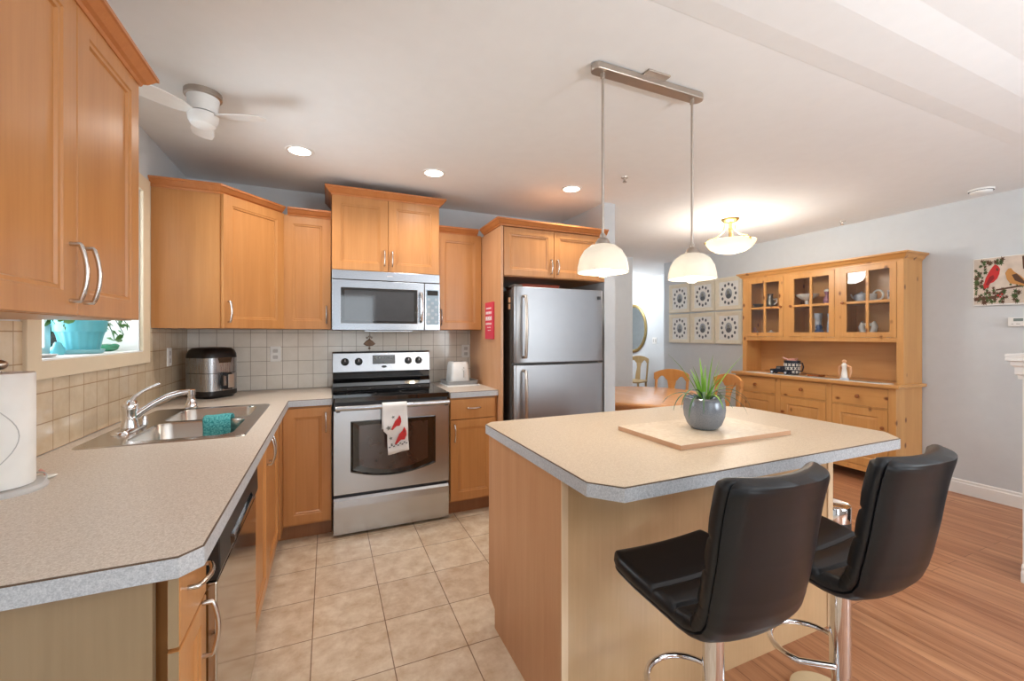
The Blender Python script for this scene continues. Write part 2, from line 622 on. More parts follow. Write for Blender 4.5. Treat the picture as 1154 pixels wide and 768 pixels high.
def thing(name, label, cat, loc, group=None, rotz=0):
    o = bpy.data.objects.new(name, None)
    o.empty_display_size = 0.1
    COL.objects.link(o)
    o.location = loc
    o.rotation_euler = (0, 0, rotz)
    return tag(o, label, cat, group)


def struct(o):
    o['kind'] = 'structure'
    return o


def dup(root, loc, label=None, group=None, rotz=None):
    r = root.copy()
    COL.objects.link(r)
    r.location = loc
    if rotz is not None:
        r.rotation_euler = (0, 0, rotz)
    if label:
        r['label'] = label
    if group:
        r['group'] = group
    for ch in list(root.children):
        c = ch.copy()
        COL.objects.link(c)
        c.parent = r
        for g in ch.children:
            d = g.copy()
            COL.objects.link(d)
            d.parent = c
    return r


def rrect(x0, x1, y0, y1, r, n=5):
    pts = []
    for cx, cy, a0 in ((x1 - r, y1 - r, 0), (x0 + r, y1 - r, 90), (x0 + r, y0 + r, 180), (x1 - r, y0 + r, 270)):
        for k in range(n + 1):
            a = radians(a0 + 90 * k / n)
            pts.append((cx + r * cos(a), cy + r * sin(a)))
    return pts


def frame_at(p, r, n):
    """local x along r, local y = up, local z along n (outward)"""
    r = Vector(r).normalized()
    n = Vector(n).normalized()
    u = Vector((0, 0, 1))
    m = Matrix((r, u, n)).transposed().to_4x4()
    m.translation = Vector(p)
    return m


def shaker(mb, w, h, t=0.02, s=0.058, flat=False):
    """a door or drawer front: frame with a stepped recess; local x 0..w, y 0..h, z 0..t"""
    def ring(i, z):
        return [(i, i, z), (w - i, i, z), (w - i, h - i, z), (i, h - i, z)]
    if flat:
        loops = [ring(0, 0), ring(0, t - 0.002), ring(0.002, t)]
    else:
        loops = [ring(0, 0), ring(0, t - 0.002), ring(0.002, t), ring(s, t), ring(s + 0.004, t - 0.004), ring(s + 0.012, t - 0.005), ring(s + 0.016, t - 0.011)]
    mb.loft(loops)
    return mb


def pull(L=0.12, out=0.032, r=0.0052, vertical=True):
    pts = [(-L / 2, 0), (-L / 2, out * 0.62)]
    for k in range(9):
        a = -1 + 2 * k / 8
        pts.append((a * (L / 2 - 0.004), out * (0.66 + 0.34 * (1 - a * a))))
    pts += [(L / 2, out * 0.62), (L / 2, 0)]
    return [((0, a, b) if vertical else (a, 0, b)) for a, b in pts]


def door(parent, p, r, n, w, h, mat='maple', hpos=None, hvert=True, flat=False, name='door', s=0.058, hl=0.125, t=0.02):
    m4 = frame_at(p, r, n)
    mb = MB(m4)
    shaker(mb, w, h, t, s, flat)
    d = mb.build(name, mat, parent)
    if hpos:
        hb = MB(m4 @ Matrix.Translation((hpos[0], hpos[1], t)))
        hb.tube(pull(hl, vertical=hvert), 0.0055, 8)
        hb.build('handle', 'handle', d, smooth=True, angle=60)
    return d


CROWN = [(-0.02, 0.0), (0.004, 0.0), (0.008, 0.010), (0.018, 0.016), (0.036, 0.038), (0.042, 0.040), (0.042, 0.052), (-0.02, 0.052)]


def crown(parent, path, z, k=1.0, mat='maple_crown'):
    mb = MB()
    mb.sweep(path, [(o * k, z + a * k) for o, a in CROWN])
    return mb.build('crown_moulding', mat, parent)


# ------------------------------------------------------------------ the room
LX, RX, BY, RY, CZ = -0.93, 4.90, 3.72, -3.6, 2.47
DY, HX, HY = 4.96, 5.8, 9.2      # dining back wall, hall wall, hall end


def shell():
    fl = MB().box(LX, 2.2, 1.5, BY, -0.08, 0).box(LX, 0.74, RY, 1.5, -0.08, 0)
    struct(fl.build('floor', 'tile_f'))
    fl = MB().box(0.74, 2.2, RY, 1.5, -0.08, 0).box(2.2, HX, RY, HY, -0.08, 0)
    struct(fl.build('floor_wood', 'planks'))
    # left wall with the sink window
    w = MB()
    y0, y1, z0, z1 = 2.005, 2.887, 1.25, 2.12
    X0, X1 = LX - 0.25, LX
    w.box(X0, X1, RY - 0.12, -2.65, 0, CZ).box(X0, X1, -0.95, y0, 0, CZ).box(X0, X1, y1, BY + 0.12, 0, CZ)
    w.box(X0, X1, -2.65, -0.95, 0, 0.72).box(X0, X1, -2.65, -0.95, 2.28, CZ)
    w.box(X0, X1, y0, y1, 0, z0).box(X0, X1, y0, y1, z1, CZ)
    struct(w.build('wall_left', 'wall'))
    struct(MB().box(LX, 2.265, BY, BY + 0.12, 0, CZ).build('wall_back', 'wall'))
    struct(MB().box(2.165, 2.275, 2.995, BY, 0, CZ).build('wall_fridge', 'wall'))
    struct(MB().box(2.165, 4.08, DY, DY + 0.12, 0, CZ).box(2.155, 2.275, BY + 0.12, DY, 0, CZ).build('wall_dining', 'wall'))
    # right wall with a side window added behind the camera for daylight
    w = MB()
    X0, X1 = RX, RX + 0.15
    a0, a1, b0, b1 = -3.2, -0.6, 0.62, 2.38
    w.box(X0, X1, RY - 0.12, a0, 0, CZ).box(X0, X1, a1, 5.2, 0, CZ).box(X0, X1, a0, a1, 0, b0).box(X0, X1, a0, a1, b1, CZ)
    struct(w.build('wall_right', 'wall'))
    struct(MB().box(HX, HX + 0.12, 5.2, HY, 0, CZ).box(RX + 0.15, HX, 5.06, 5.2, 0, CZ).build('wall_hall', 'wall'))
    struct(MB().box(3.96, 4.08, DY + 0.12, HY, 0, CZ).build('wall_hall_side', 'wall'))
    struct(MB().box(3.96, HX + 0.12, HY, HY + 0.12, 0, CZ).build('wall_hall_end', 'wall'))
    # rear wall with glass door and window
    w = MB()
    Y0, Y1 = RY - 0.12, RY
    w.box(LX, -0.1, Y0, Y1, 0, CZ).box(1.0, 2.65, Y0, Y1, 0, CZ).box(4.75, RX, Y0, Y1, 0, CZ)
    w.box(-0.1, 1.0, Y0, Y1, 2.25, CZ).box(2.65, 4.75, Y0, Y1, 0, 0.7).box(2.65, 4.75, Y0, Y1, 2.38, CZ)
    struct(w.build('wall_rear', 'taupe'))
    # ceiling with the two-step tray
    c = MB()
    tray = [(0.55, -2.6), (3.8, -2.6), (3.8, 1.12), (0.55, 1.12)]
    o = [(LX - 0.25, RY - 0.12), (HX + 0.12, RY - 0.12), (HX + 0.12, HY + 0.12), (LX - 0.25, HY + 0.12)]
    c.plate(o, [tray], CZ)

    def inset(d, z):
        return [(0.55 + d, -2.6 + d, z), (3.8 - d, -2.6 + d, z), (3.8 - d, 1.12 - d, z), (0.55 + d, 1.12 - d, z)]
    c.loft([inset(0, CZ), inset(0.002, CZ - 0.001), inset(0.088, CZ - 0.007), inset(0.25, CZ - 0.007), inset(0.36, CZ + 0.004), inset(0.40, CZ + 0.004)], False, True)
    c.loft([[(x, y, CZ + 0.3) for x, y in o], [(x, y, CZ + 0.34) for x, y in o]], True, True)
    struct(c.build('ceiling', 'ceiling'))
    # tiled splash-backs
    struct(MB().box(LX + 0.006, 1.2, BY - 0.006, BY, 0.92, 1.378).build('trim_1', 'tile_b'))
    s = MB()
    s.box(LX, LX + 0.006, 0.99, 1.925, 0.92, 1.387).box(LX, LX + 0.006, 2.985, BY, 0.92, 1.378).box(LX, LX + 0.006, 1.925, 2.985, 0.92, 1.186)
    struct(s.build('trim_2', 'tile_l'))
    # baseboards
    bp = [(0, 0), (0.014, 0), (0.014, 0.09), (0.009, 0.098), (0.009, 0.112), (0.004, 0.12), (0, 0.12)]
    struct(MB().sweep([(RX, 5.2), (RX, RY)], bp).build('baseboard_right', 'white'))
    struct(MB().sweep([(2.275, 2.995), (2.275, DY), (4.08, DY)][::-1], [(-o, z) for o, z in bp][::-1]).build('baseboard_dining', 'white'))
    struct(MB().sweep([(HX, HY), (HX, 5.2)], bp).build('baseboard_hall', 'white'))
    # sink window
    wn = bpy.data.objects.new('window_1', None)
    COL.objects.link(wn)
    wn.location = (LX, 2.446, 1.25)
    struct(wn)
    f = MB()
    f.plate([(1.925, 1.186), (2.985, 1.186), (2.985, 2.20), (1.925, 2.20)], [[(2.005, 1.25), (2.887, 1.25), (2.887, 2.12), (2.005, 2.12)]], LX, LX + 0.018, 'x')
    f.build('casing', 'trimbeige', wn, bevel=0.003)
    f = MB()
    f.plate([(2.005, 1.25), (2.887, 1.25), (2.887, 2.12), (2.005, 2.12)], [[(2.035, 1.285), (2.50, 1.285), (2.50, 2.09), (2.035, 2.09)], [(2.545, 1.285), (2.857, 1.285), (2.857, 2.09), (2.545, 2.09)]], LX - 0.245, LX - 0.20, 'x')
    f.build('frame', 'white', wn, bevel=0.003)
    r = MB()
    r.box(LX - 0.20, LX + 0.016, 2.006, 2.886, 1.25, 1.256)
    r.build('sill', 'white', wn)
    r = MB()
    r.box(LX - 0.20, LX - 0.001, 2.006, 2.010, 1.256, 2.119).box(LX - 0.20, LX - 0.001, 2.882, 2.886, 1.256, 2.119).box(LX - 0.20, LX - 0.001, 2.010, 2.882, 2.115, 2.119)
    r.build('reveal', 'white', wn)
    MB().box(LX - 0.226, LX - 0.222, 2.036, 2.856, 1.286, 2.089).build('pane', 'glass', wn)
    # living room window and glass door put in unseen behind the viewer to bring daylight
    def opening(name, x0, x1, z0, z1, nx):
        w = bpy.data.objects.new(name, None)
        COL.objects.link(w)
        w.location = ((x0 + x1) / 2, RY, z0)
        struct(w)
        hs = []
        st = 0.05
        wd_ = (x1 - x0 - st * (nx + 1)) / nx
        for k in range(nx):
            a = x0 + st + k * (wd_ + st)
            hs.append([(a, z0 + st), (a + wd_, z0 + st), (a + wd_, z1 - st), (a, z1 - st)])
        MB().plate([(x0, z0), (x1, z0), (x1, z1), (x0, z1)], hs, RY - 0.09, RY - 0.03, 'y').build('frame', 'white', w, bevel=0.003)
        MB().box(x0 + 0.01, x1 - 0.01, RY - 0.064, RY - 0.060, z0 + 0.01, z1 - 0.01).build('pane', 'glass', w)
    opening('window_2', 2.65, 4.75, 0.7, 2.38, 2)
    opening('door_1', -0.1, 1.0, 0.0, 2.25, 1)
    w = bpy.data.objects.new('added_window_4', None)  # unseen nook window, added to light the right side of the room
    COL.objects.link(w)
    w.location = (LX, -1.8, 0.72)
    struct(w)
    MB().plate([(-2.65, 0.72), (-0.95, 0.72), (-0.95, 2.28), (-2.65, 2.28)], [[(-2.60, 0.77), (-1.83, 0.77), (-1.83, 2.23), (-2.60, 2.23)], [(-1.77, 0.77), (-1.0, 0.77), (-1.0, 2.23), (-1.77, 2.23)]], LX - 0.2, LX - 0.14, 'x').build('frame', 'white', w, bevel=0.003)
    MB().box(LX - 0.172, LX - 0.168, -2.64, -0.96, 0.73, 2.27).build('pane', 'glass', w)
    w = bpy.data.objects.new('added_window_3', None)  # unseen side window, added to bring in daylight
    COL.objects.link(w)
    w.location = (RX, -1.9, 0.75)
    struct(w)
    MB().plate([(a0, b0), (a1, b0), (a1, b1), (a0, b1)], [[(a0 + .05, b0 + .05), (-1.93, b0 + .05), (-1.93, b1 - .05), (a0 + .05, b1 - .05)], [(-1.87, b0 + .05), (a1 - .05, b0 + .05), (a1 - .05, b1 - .05), (-1.87, b1 - .05)]], RX + 0.04, RX + 0.1, 'x').build('frame', 'white', w, bevel=0.003)
    MB().box(RX + 0.068, RX + 0.072, a0 + .01, a1 - .01, b0 + .01, b1 - .01).build('pane', 'glass', w)


shell()


# ------------------------------------------------------------------ upper cabinets
NX, PX, NY = (-1, 0, 0), (1, 0, 0), (0, -1, 0)


def uppers():
    # near left, on the left wall beside the window
    t = thing('upper_cabinet', 'maple two-door wall cabinet hanging nearest on the left, before the window', 'cabinet', (-0.76, 1.415, 1.39))
    MB().box(LX + 0.002, -0.60, 1.03, 1.80, 1.39, 2.19).build('body', 'maple', t, bevel=0.001)
    door(t, (-0.60, 1.03 + 0.002, 1.392), (0, 1, 0), PX, 0.382, 0.796, hpos=(0.382 - 0.03, 0.105), hl=0.14)
    door(t, (-0.60, 1.418, 1.392), (0, 1, 0), PX, 0.38, 0.796, hpos=(0.03, 0.105), hl=0.14)
    crown(t, [(-0.58, 1.80), (-0.58, 1.03)][::-1] + [(LX + 0.002, 1.80)], 2.178)
    # diagonal corner
    A, B_ = Vector((-0.598, 3.04)), Vector((-0.293, 3.39))
    t = thing('corner_cabinet', 'maple corner wall cabinet with one angled door above the air fryer', 'cabinet', (-0.7, 3.5, 1.38))
    MB().prism([(LX + 0.002, 3.04), (-0.598, 3.04), (-0.295, 3.39), (-0.295, BY - 0.002), (LX + 0.002, BY - 0.002)], 1.38, 2.20).build('body', 'maple', t, bevel=0.001)
    d = (B_ - A).normalized()
    nn = Vector((d.y, -d.x))
    p = A + d * 0.008 + nn * 0.001
    door(t, (p.x, p.y, 1.382), (d.x, d.y, 0), (nn.x, nn.y, 0), (B_ - A).length - 0.016, 0.812, hpos=(0.03, 0.10))
    crown(t, [(LX + 0.002, 3.04), (-0.60, 3.037), (-0.302, 3.382)], 2.19)
    # narrow one beside it
    t = thing('upper_cabinet', 'narrow maple wall cabinet between the corner cabinet and the microwave', 'cabinet', (-0.13, 3.55, 1.38))
    MB().box(-0.292, 0.024, 3.412, BY - 0.002, 1.38, 2.20).build('body', 'maple', t, bevel=0.001)
    door(t, (-0.288, 3.412, 1.382), PX, NY, 0.308, 0.812, hpos=(0.278, 0.105))
    crown(t, [(-0.262, 3.39), (0.022, 3.39)], 2.19)
    # above the microwave
    t = thing('upper_cabinet', 'raised maple two-door cabinet above the microwave with broad crown', 'cabinet', (0.42, 3.5, 1.81))
    MB().box(0.026, 0.81, 3.322, BY - 0.002, 1.812, 2.36).build('body', 'maple', t, bevel=0.001)
    for x0, hx in ((0.028, 0.362), (0.4195, 0.028)):
        door(t, (x0, 3.322, 1.814), PX, NY, 0.389, 0.54, hpos=(hx, 0.10), hl=0.11)
    crown(t, [(0.026, BY - 0.002), (0.026, 3.302), (0.81, 3.302), (0.81, BY - 0.002)], 2.35, 1.1)
    # right of the microwave
    t = thing('upper_cabinet', 'maple wall cabinet with one door between microwave and fridge panel', 'cabinet', (1.0, 3.55, 1.38))
    MB().box(0.814, 1.197, 3.412, BY - 0.002, 1.38, 2.18).build('body', 'maple', t, bevel=0.001)
    door(t, (0.818, 3.412, 1.382), PX, NY, 0.376, 0.79, hpos=(0.028, 0.10))
    crown(t, [(0.814, 3.392), (1.157, 3.392)], 2.17)
    # tall side panel and the cabinet over the fridge
    t = thing('fridge_panel', 'tall maple side panel standing left of the refrigerator', 'panel', (1.208, 3.34, 0))
    MB().box(1.199, 1.219, 2.965, BY - 0.002, 0, 2.168).build('panel_board', 'maple_pale', t, bevel=0.001)
    t = thing('upper_cabinet', 'wide short maple two-door cabinet above the refrigerator', 'cabinet', (1.68, 3.3, 1.79))
    MB().box(1.22, 2.16, 2.99, BY - 0.002, 1.79, 2.172).build('body', 'maple', t, bevel=0.001)
    door(t, (1.226, 2.99, 1.795), PX, NY, 0.432, 0.37, hpos=(0.405, 0.085), hl=0.11, s=0.05)
    door(t, (1.662, 2.99, 1.795), PX, NY, 0.432, 0.37, hpos=(0.027, 0.085), hl=0.11, s=0.05)
    crown(t, [(1.199, 3.34), (1.199, 2.968), (2.16, 2.968)], 2.17)


uppers()


# ------------------------------------------------------------------ base cabinets and counters
def bases():
    # near end drawer unit
    t = thing('base_cabinet', 'maple drawer base cabinet at the near end of the left counter', 'cabinet', (-0.6, 1.13, 0))
    MB().box(LX + 0.007, -0.312, 1.03, 1.05, 0, 0.872).build('end_panel', 'endpan', t, bevel=0.001)
    MB().box(LX + 0.01, -0.3, 1.09, 1.238, 0.10, 0.872).build('body', 'maple', t)
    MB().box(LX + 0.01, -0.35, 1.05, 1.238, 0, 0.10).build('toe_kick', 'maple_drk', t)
    door(t, (-0.29, 1.036, 0.722), (0, 1, 0), PX, 0.20, 0.142, hpos=(0.10, 0.09), hvert=False, flat=True, name='drawer', hl=0.10)
    MB().box(-0.289, -0.2715, 1.0345, 1.0362, 0.723, 0.863).build('edge_strip', 'endpan', t.children[-1])  # thin facing in the same darkened tone as the end panel
    door(t, (-0.29, 1.036, 0.11), (0, 1, 0), PX, 0.20, 0.604, hpos=(0.165, 0.54), s=0.045, hl=0.125)
    MB().box(-0.289, -0.2715, 1.0345, 1.0362, 0.111, 0.713).build('edge_strip', 'endpan', t.children[-1])
    # dishwasher
    t = thing('dishwasher', 'stainless dishwasher with black control strip under the left counter', 'dishwasher', (-0.55, 1.55, 0))
    MB().box(LX + 0.02, -0.292, 1.243, 1.862, 0.02, 0.868).build('body', 'darkgrey', t)
    MB().box(-0.292, -0.25, 1.245, 1.860, 0.115, 0.735).build('door', 'steel_dw', t, bevel=0.004)
    c = MB()
    c.prism([(-0.292, 0.738), (-0.25, 0.738), (-0.243, 0.76), (-0.246, 0.862), (-0.292, 0.866)], 1.245, 1.860, 'y')
    cp = c.build('control_panel', 'blackplastic', t, bevel=0.003)
    g = MB()
    g.loft([[(-0.247, 1.36 + a, 0.745 + b) for a, b in ((0, 0.02), (0.36, 0.02), (0.36, 0.055), (0, 0.055))], [(-0.236, 1.38 + a, 0.748 + b) for a, b in ((0, 0.02), (0.32, 0.02), (0.32, 0.04), (0, 0.04))]])
    g.build('grip', 'blackglass', cp, bevel=0.003)
    MB().box(-0.36, -0.31, 1.25, 1.855, 0.0, 0.10).build('toe_kick', 'blackplastic', t)
    # sink base
    t = thing('base_cabinet', 'maple two-door sink base cabinet between dishwasher and back corner', 'cabinet', (-0.6, 2.45, 0))
    MB().box(LX + 0.01, -0.293, 1.868, 3.05, 0.10, 0.72).box(LX + 0.01, -0.293, 2.96, 3.05, 0.72, 0.872).box(-0.312, -0.293, 1.868, 2.96, 0.72, 0.872).build('body', 'maple', t)
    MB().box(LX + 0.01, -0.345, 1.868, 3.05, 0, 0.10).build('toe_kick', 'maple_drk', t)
    door(t, (-0.292, 1.90, 0.11), (0, 1, 0), PX, 0.50, 0.755, hpos=(0.47, 0.66))
    door(t, (-0.292, 2.404, 0.11), (0, 1, 0), PX, 0.50, 0.755, hpos=(0.03, 0.66))
    # back run, corner
    t = thing('base_cabinet', 'maple base cabinet with one door in the corner left of the range', 'cabinet', (-0.12, 3.4, 0))
    MB().box(-0.272, 0.024, 3.075, BY, 0.10, 0.872).build('body', 'maple', t)
    MB().box(-0.291, -0.264, 2.908, 3.074, 0.10, 0.872).build('corner_filler', 'maple', t)
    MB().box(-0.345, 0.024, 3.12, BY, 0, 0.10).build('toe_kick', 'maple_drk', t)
    door(t, (-0.262, 3.074, 0.115), PX, NY, 0.282, 0.748, hpos=(0.25, 0.65))
    # right of the range
    t = thing('base_cabinet', 'maple base cabinet with a drawer over a door right of the range', 'cabinet', (1.0, 3.4, 0))
    MB().box(0.822, 1.198, 3.045, BY, 0.10, 0.872).build('body', 'maple', t)
    MB().box(0.822, 1.198, 3.09, BY, 0, 0.10).build('toe_kick', 'maple_drk', t)
    door(t, (0.825, 3.044, 0.715), PX, NY, 0.352, 0.146, hpos=(0.176, 0.08), hvert=False, flat=True, name='drawer', hl=0.10)
    door(t, (0.825, 3.044, 0.115), PX, NY, 0.352, 0.594, hpos=(0.03, 0.50))

    # L counter
    FX = -0.233
    outer = [(LX + 0.006, 1.004), (-0.265, 1.004), (FX, 1.037), (FX, 3.055), (0.026, 3.055), (0.026, BY - 0.006), (LX + 0.006, BY - 0.006)]
    hole = rrect(-0.852, -0.338, 2.085, 2.93, 0.03, 3)
    t = thing('countertop', 'L-shaped speckled beige laminate countertop holding the sink', 'countertop', (-0.58, 2.3, 0.875))
    b = MB()
    b.plate(outer, [hole], 0.877, 0.918)
    b.build('slab', 'lam', t)
    e = MB()
    pth = outer[:5]
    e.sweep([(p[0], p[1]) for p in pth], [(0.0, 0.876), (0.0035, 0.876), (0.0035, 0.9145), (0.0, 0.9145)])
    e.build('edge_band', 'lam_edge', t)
    e = MB()
    e.sweep(pth, [(0.0, 0.9146), (0.0034, 0.9146), (0.0034, 0.9172), (0.0, 0.9172)])
    e.build('edge_seam', 'seam', t)
    t = thing('countertop', 'short speckled beige countertop between range and fridge panel', 'countertop', (1.0, 3.36, 0.875))
    b = MB().box(0.822, 1.197, 3.015, BY - 0.006, 0.877, 0.918)
    b.build('slab', 'lam', t)
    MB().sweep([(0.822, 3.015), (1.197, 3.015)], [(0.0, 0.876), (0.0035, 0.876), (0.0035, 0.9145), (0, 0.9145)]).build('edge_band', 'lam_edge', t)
    MB().sweep([(0.822, 3.015), (1.197, 3.015)], [(0.0, 0.9146), (0.0034, 0.9146), (0.0034, 0.9172), (0, 0.9172)]).build('edge_seam', 'seam', t)


bases()


def island():
    t = thing('island_cabinet', 'maple kitchen island base with plain end and front panels', 'kitchen island', (1.41, 1.54, 0))
    MB().box(0.72, 2.12, 1.218, 1.80, 0.0, 0.10).box(0.72, 2.12, 1.218, 1.86, 0.10, 0.874).build('body', 'maple', t)
    e = MB()
    e.prism([(1.203, 0), (1.806, 0), (1.806, 0.085), (1.882, 0.115), (1.882, 0.874), (1.203, 0.874)], 0.70, 0.719, 'x')
    e.build('end_panel', 'maple_pale', t, bevel=0.001)
    e = MB()
    e.prism([(1.203, 0), (1.806, 0), (1.806, 0.085), (1.882, 0.115), (1.882, 0.874), (1.203, 0.874)], 2.121, 2.139, 'x')
    e.build('end_panel', 'maple_pale', t, bevel=0.001)
    MB().box(0.7245, 1.416, 1.205, 1.217, 0, 0.874).build('front_panel', 'isl_front', t, bevel=0.001)
    MB().box(1.422, 2.104, 1.205, 1.217, 0, 0.874).build('front_panel', 'isl_front', t, bevel=0.001)
    for x in (0.6995, 2.105):
        MB().box(x, x + 0.024 if x < 1 else x + 0.035, 1.1995, 1.2045 if x > 1 else 1.2045, 0, 0.874).build('corner_strip', 'isl_edge', t)
    MB().box(1.412, 1.424, 1.2025, 1.2048, 0, 0.874).build('seam_strip', 'isl_edge', t)
    for x in (0.74, 1.20, 1.66):
        door(t, (x + 0.44, 1.861, 0.115), NX, (0, 1, 0), 0.435, 0.75, hpos=(0.4, 0.66))
    t = thing('countertop', 'cream speckled laminate island top with clipped corners and edge greyed for cool light', 'countertop', (1.46, 1.44, 0.875))
    o = [(0.758, 0.957), (2.150, 0.957), (2.232, 1.045), (2.232, 1.72), (2.03, 1.925), (0.73, 1.925), (0.688, 1.885), (0.688, 1.035)]
    MB().plate(o, [], 0.876, 0.918).build('slab', 'lam_isl', t)
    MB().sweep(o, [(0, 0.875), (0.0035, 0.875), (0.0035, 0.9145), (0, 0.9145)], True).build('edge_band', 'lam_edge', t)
    MB().sweep(o, [(0, 0.9146), (0.0034, 0.9146), (0.0034, 0.9172), (0, 0.9172)], True).build('edge_seam', 'seam', t)


island()


# ------------------------------------------------------------------ appliances
def kitchen_range():
    t = thing('range', 'stainless freestanding electric range with black glass cooktop', 'stove', (0.418, 3.35, 0))
    x0, x1 = 0.031, 0.807
    MB().box(x0 + 0.004, x1 - 0.004, 3.035, 3.69, 0.04, 0.893).build('body', 'darkgrey', t)
    f = MB()
    for x in (0.08, 0.75):
        for y in (3.08, 3.62):
            f.lathe([(0.018, 0), (0.018, 0.04)], x, y, 0, 12)
    f.build('feet', 'blackplastic', t)
    # drawer
    d = MB()
    d.prism([(3.034, 0.022), (3.002, 0.022), (2.996, 0.20), (2.998, 0.245), (3.010, 0.262), (3.034, 0.262)], x0 + 0.002, x1 - 0.002, 'x')
    d.build('drawer', 'steel', t, bevel=0.002)
    # oven door with arched window
    dz0, dz1 = 0.285, 0.838
    wl, wr, wb, wt = 0.142, 0.704, 0.430, 0.762

    def win(i):
        pts = []
        for k in range(13):
            a = k / 12
            x = wl + i + (wr - wl - 2 * i) * a
            pts.append((x, wb + i * 0.7 - 0.05 * (1 - (2 * a - 1) ** 2)))
        return pts + [(wr - i, wt - i * 0.6), (wl + i, wt - i * 0.6)]
    d = MB()
    d.plate([(x0 + 0.002, dz0), (x1 - 0.002, dz0), (x1 - 0.002, dz1), (x0 + 0.002, dz1)], [win(0)], 2.998, 3.032, 'y')
    od = d.build('oven_door', 'steel', t, bevel=0.002)
    w = MB()
    a, b = win(-0.004), win(0.05)
    w.loft([[(p[0], 2.9965, p[1]) for p in a], [(p[0], 2.995, p[1]) for p in win(0.004)], [(p[0], 3.004, p[1]) for p in win(0.012)], [(p[0], 3.006, p[1]) for p in b]], False, False)
    w.build('window_border', 'blackglass', od)
    w = MB()
    w.loft([[(p[0], 3.006, p[1]) for p in win(0.045)], [(p[0], 3.008, p[1]) for p in win(0.046)]])
    w.build('window', 'ovenwin', od)
    h = MB()
    h.tube([(x0 + 0.014 + (x1 - x0 - 0.028) * k / 14, 2.948 - 0.012 * (1 - (2 * k / 14 - 1) ** 2), 0.862) for k in range(15)], 0.0175, 12)
    hb = h.build('handle', 'steel', od, smooth=True)
    h = MB()
    for x in (x0 + 0.03, x1 - 0.03):
        h.box(x - 0.012, x + 0.012, 2.955, 3.03, 0.835, 0.858)
    h.build('handle_bracket', 'darkgrey', od, bevel=0.003)
    # cooktop
    c = MB()
    c.plate(rrect(x0 - 0.001, x1 + 0.001, 2.992, 3.62, 0.012, 3), [], 0.894, 0.925)
    ct = c.build('cooktop', 'blackglass', t, bevel=0.005)
    r = MB()
    for x, y, rad in ((0.22, 3.17, 0.10), (0.60, 3.17, 0.115), (0.22, 3.45, 0.085), (0.60, 3.45, 0.085)):
        r.loft([[(x + q * cos(a * pi / 20), y + q * sin(a * pi / 20), 0.9254) for a in range(40)] for q in (rad - 0.002, rad)], False, False)
    r.build('burner_ring', 'darkgrey', ct)
    # back guard
    g = MB()
    g.prism([(3.69, 0.90), (3.60, 0.926), (3.606, 0.955), (3.635, 0.99), (3.632, 1.035), (3.69, 1.04)], x0 + 0.004, x1 - 0.004, 'x')
    g.build('rear_ledge', 'blackglass', t, bevel=0.003)
    g = MB()
    g.prism([(3.70, 1.035), (3.612, 1.038), (3.634, 1.195), (3.645, 1.205), (3.70, 1.205)], x0, x1, 'x')
    bg = g.build('back_panel', 'steel', t, bevel=0.006, seg=3)
    m4 = Matrix.Translation((0, 3.612, 1.038)) @ Matrix.Rotation(radians(-8), 4, 'X')
    p = MB(m4)
    p.box(0.335, 0.515, -0.003, 0.004, 0.062, 0.135)
    disp = p.build('display', 'blackglass', bg, bevel=0.001)
    p = MB(m4)
    for k, (x, z, w) in enumerate(((0.345, 0.118, 0.03), (0.345, 0.10, 0.03), (0.49, 0.118, 0.016), (0.482, 0.098, 0.018), (0.39, 0.072, 0.018), (0.43, 0.072, 0.018), (0.385, 0.11, 0.012), (0.41, 0.11, 0.012), (0.435, 0.11, 0.012), (0.46, 0.11, 0.012))):
        p.box(x, x + w, -0.0036, -0.0028, z, z + 0.007)
    p.build('display_keys', 'lcd', disp)
    p = MB(m4)
    p.prism([(0.425 + 0.02 * cos(a * pi / 8), 0.04 + 0.01 * sin(a * pi / 8)) for a in range(16)], -0.003, 0.002, 'y')
    p.build('badge', 'darkgrey', bg)
    for x in (0.125, 0.228, 0.622, 0.708):
        k = MB(m4 @ Matrix.Translation((x, 0, 0.085)) @ Matrix.Rotation(radians(90), 4, 'X'))
        k.lathe([(0.030, 0), (0.030, 0.006), (0.024, 0.010), (0.022, 0.026), (0.018, 0.03)], seg=20)
        kb = k.build('knob', 'blackplastic', bg, smooth=True)
        k = MB(m4 @ Matrix.Translation((x, 0, 0.085)))
        k.box(-0.002, 0.002, -0.0315, -0.029, 0.0, 0.018)
        k.build('knob_mark', 'whiteprint', bg)
    # towel over the handle
    t = thing('hand_towel', 'white hand towel with red cardinals hung over the oven handle', 'towel', (0.42, 2.92, 0.54))
    b = MB()
    nx, prof = 8, []
    for k in range(9):
        a = pi * k / 8
        prof.append((2.937 + 0.0235 * cos(a), 0.862 + 0.0245 * sin(a)))
    front = [(2.9135 + 0.006 * sin(j * 0.9), 0.864 - 0.325 * j / 12) for j in range(1, 13)]
    back = [(2.9605, 0.864 - 0.16 * j / 5) for j in range(5, 0, -1)]
    line = back + prof + front

    def edge(z):
        s = max(0.0, min(1.0, (0.70 - z) / 0.02))
        return 0.333 + 0.024 * s + 0.01 * max(0, (0.864 - z) / 0.325), 0.493 + 0.012 * max(0, (0.864 - z) / 0.325)
    grid = []
    for (y, z) in line:
        l, r = edge(z) if y < 2.94 else edge(0.87)
        row = []
        for i in range(nx + 1):
            a = i / nx
            zz = z + (0.022 * a if (y < 2.94 and z < 0.60) else 0)
            row.append(b.v(l + (r - l) * a, y - 0.004 * sin(a * 7) * (0.864 - z) * 3 * (1 if y < 2.94 else 0), zz))
        grid.append(row)
    for i in range(len(grid) - 1):
        for k in range(nx):
            b.f([grid[i][k], grid[i][k + 1], grid[i + 1][k + 1], grid[i + 1][k]])
    tb = b.build('cloth', 'towel', t, smooth=True)
    so = tb.modifiers.new('solid', 'SOLIDIFY')
    so.thickness = 0.003
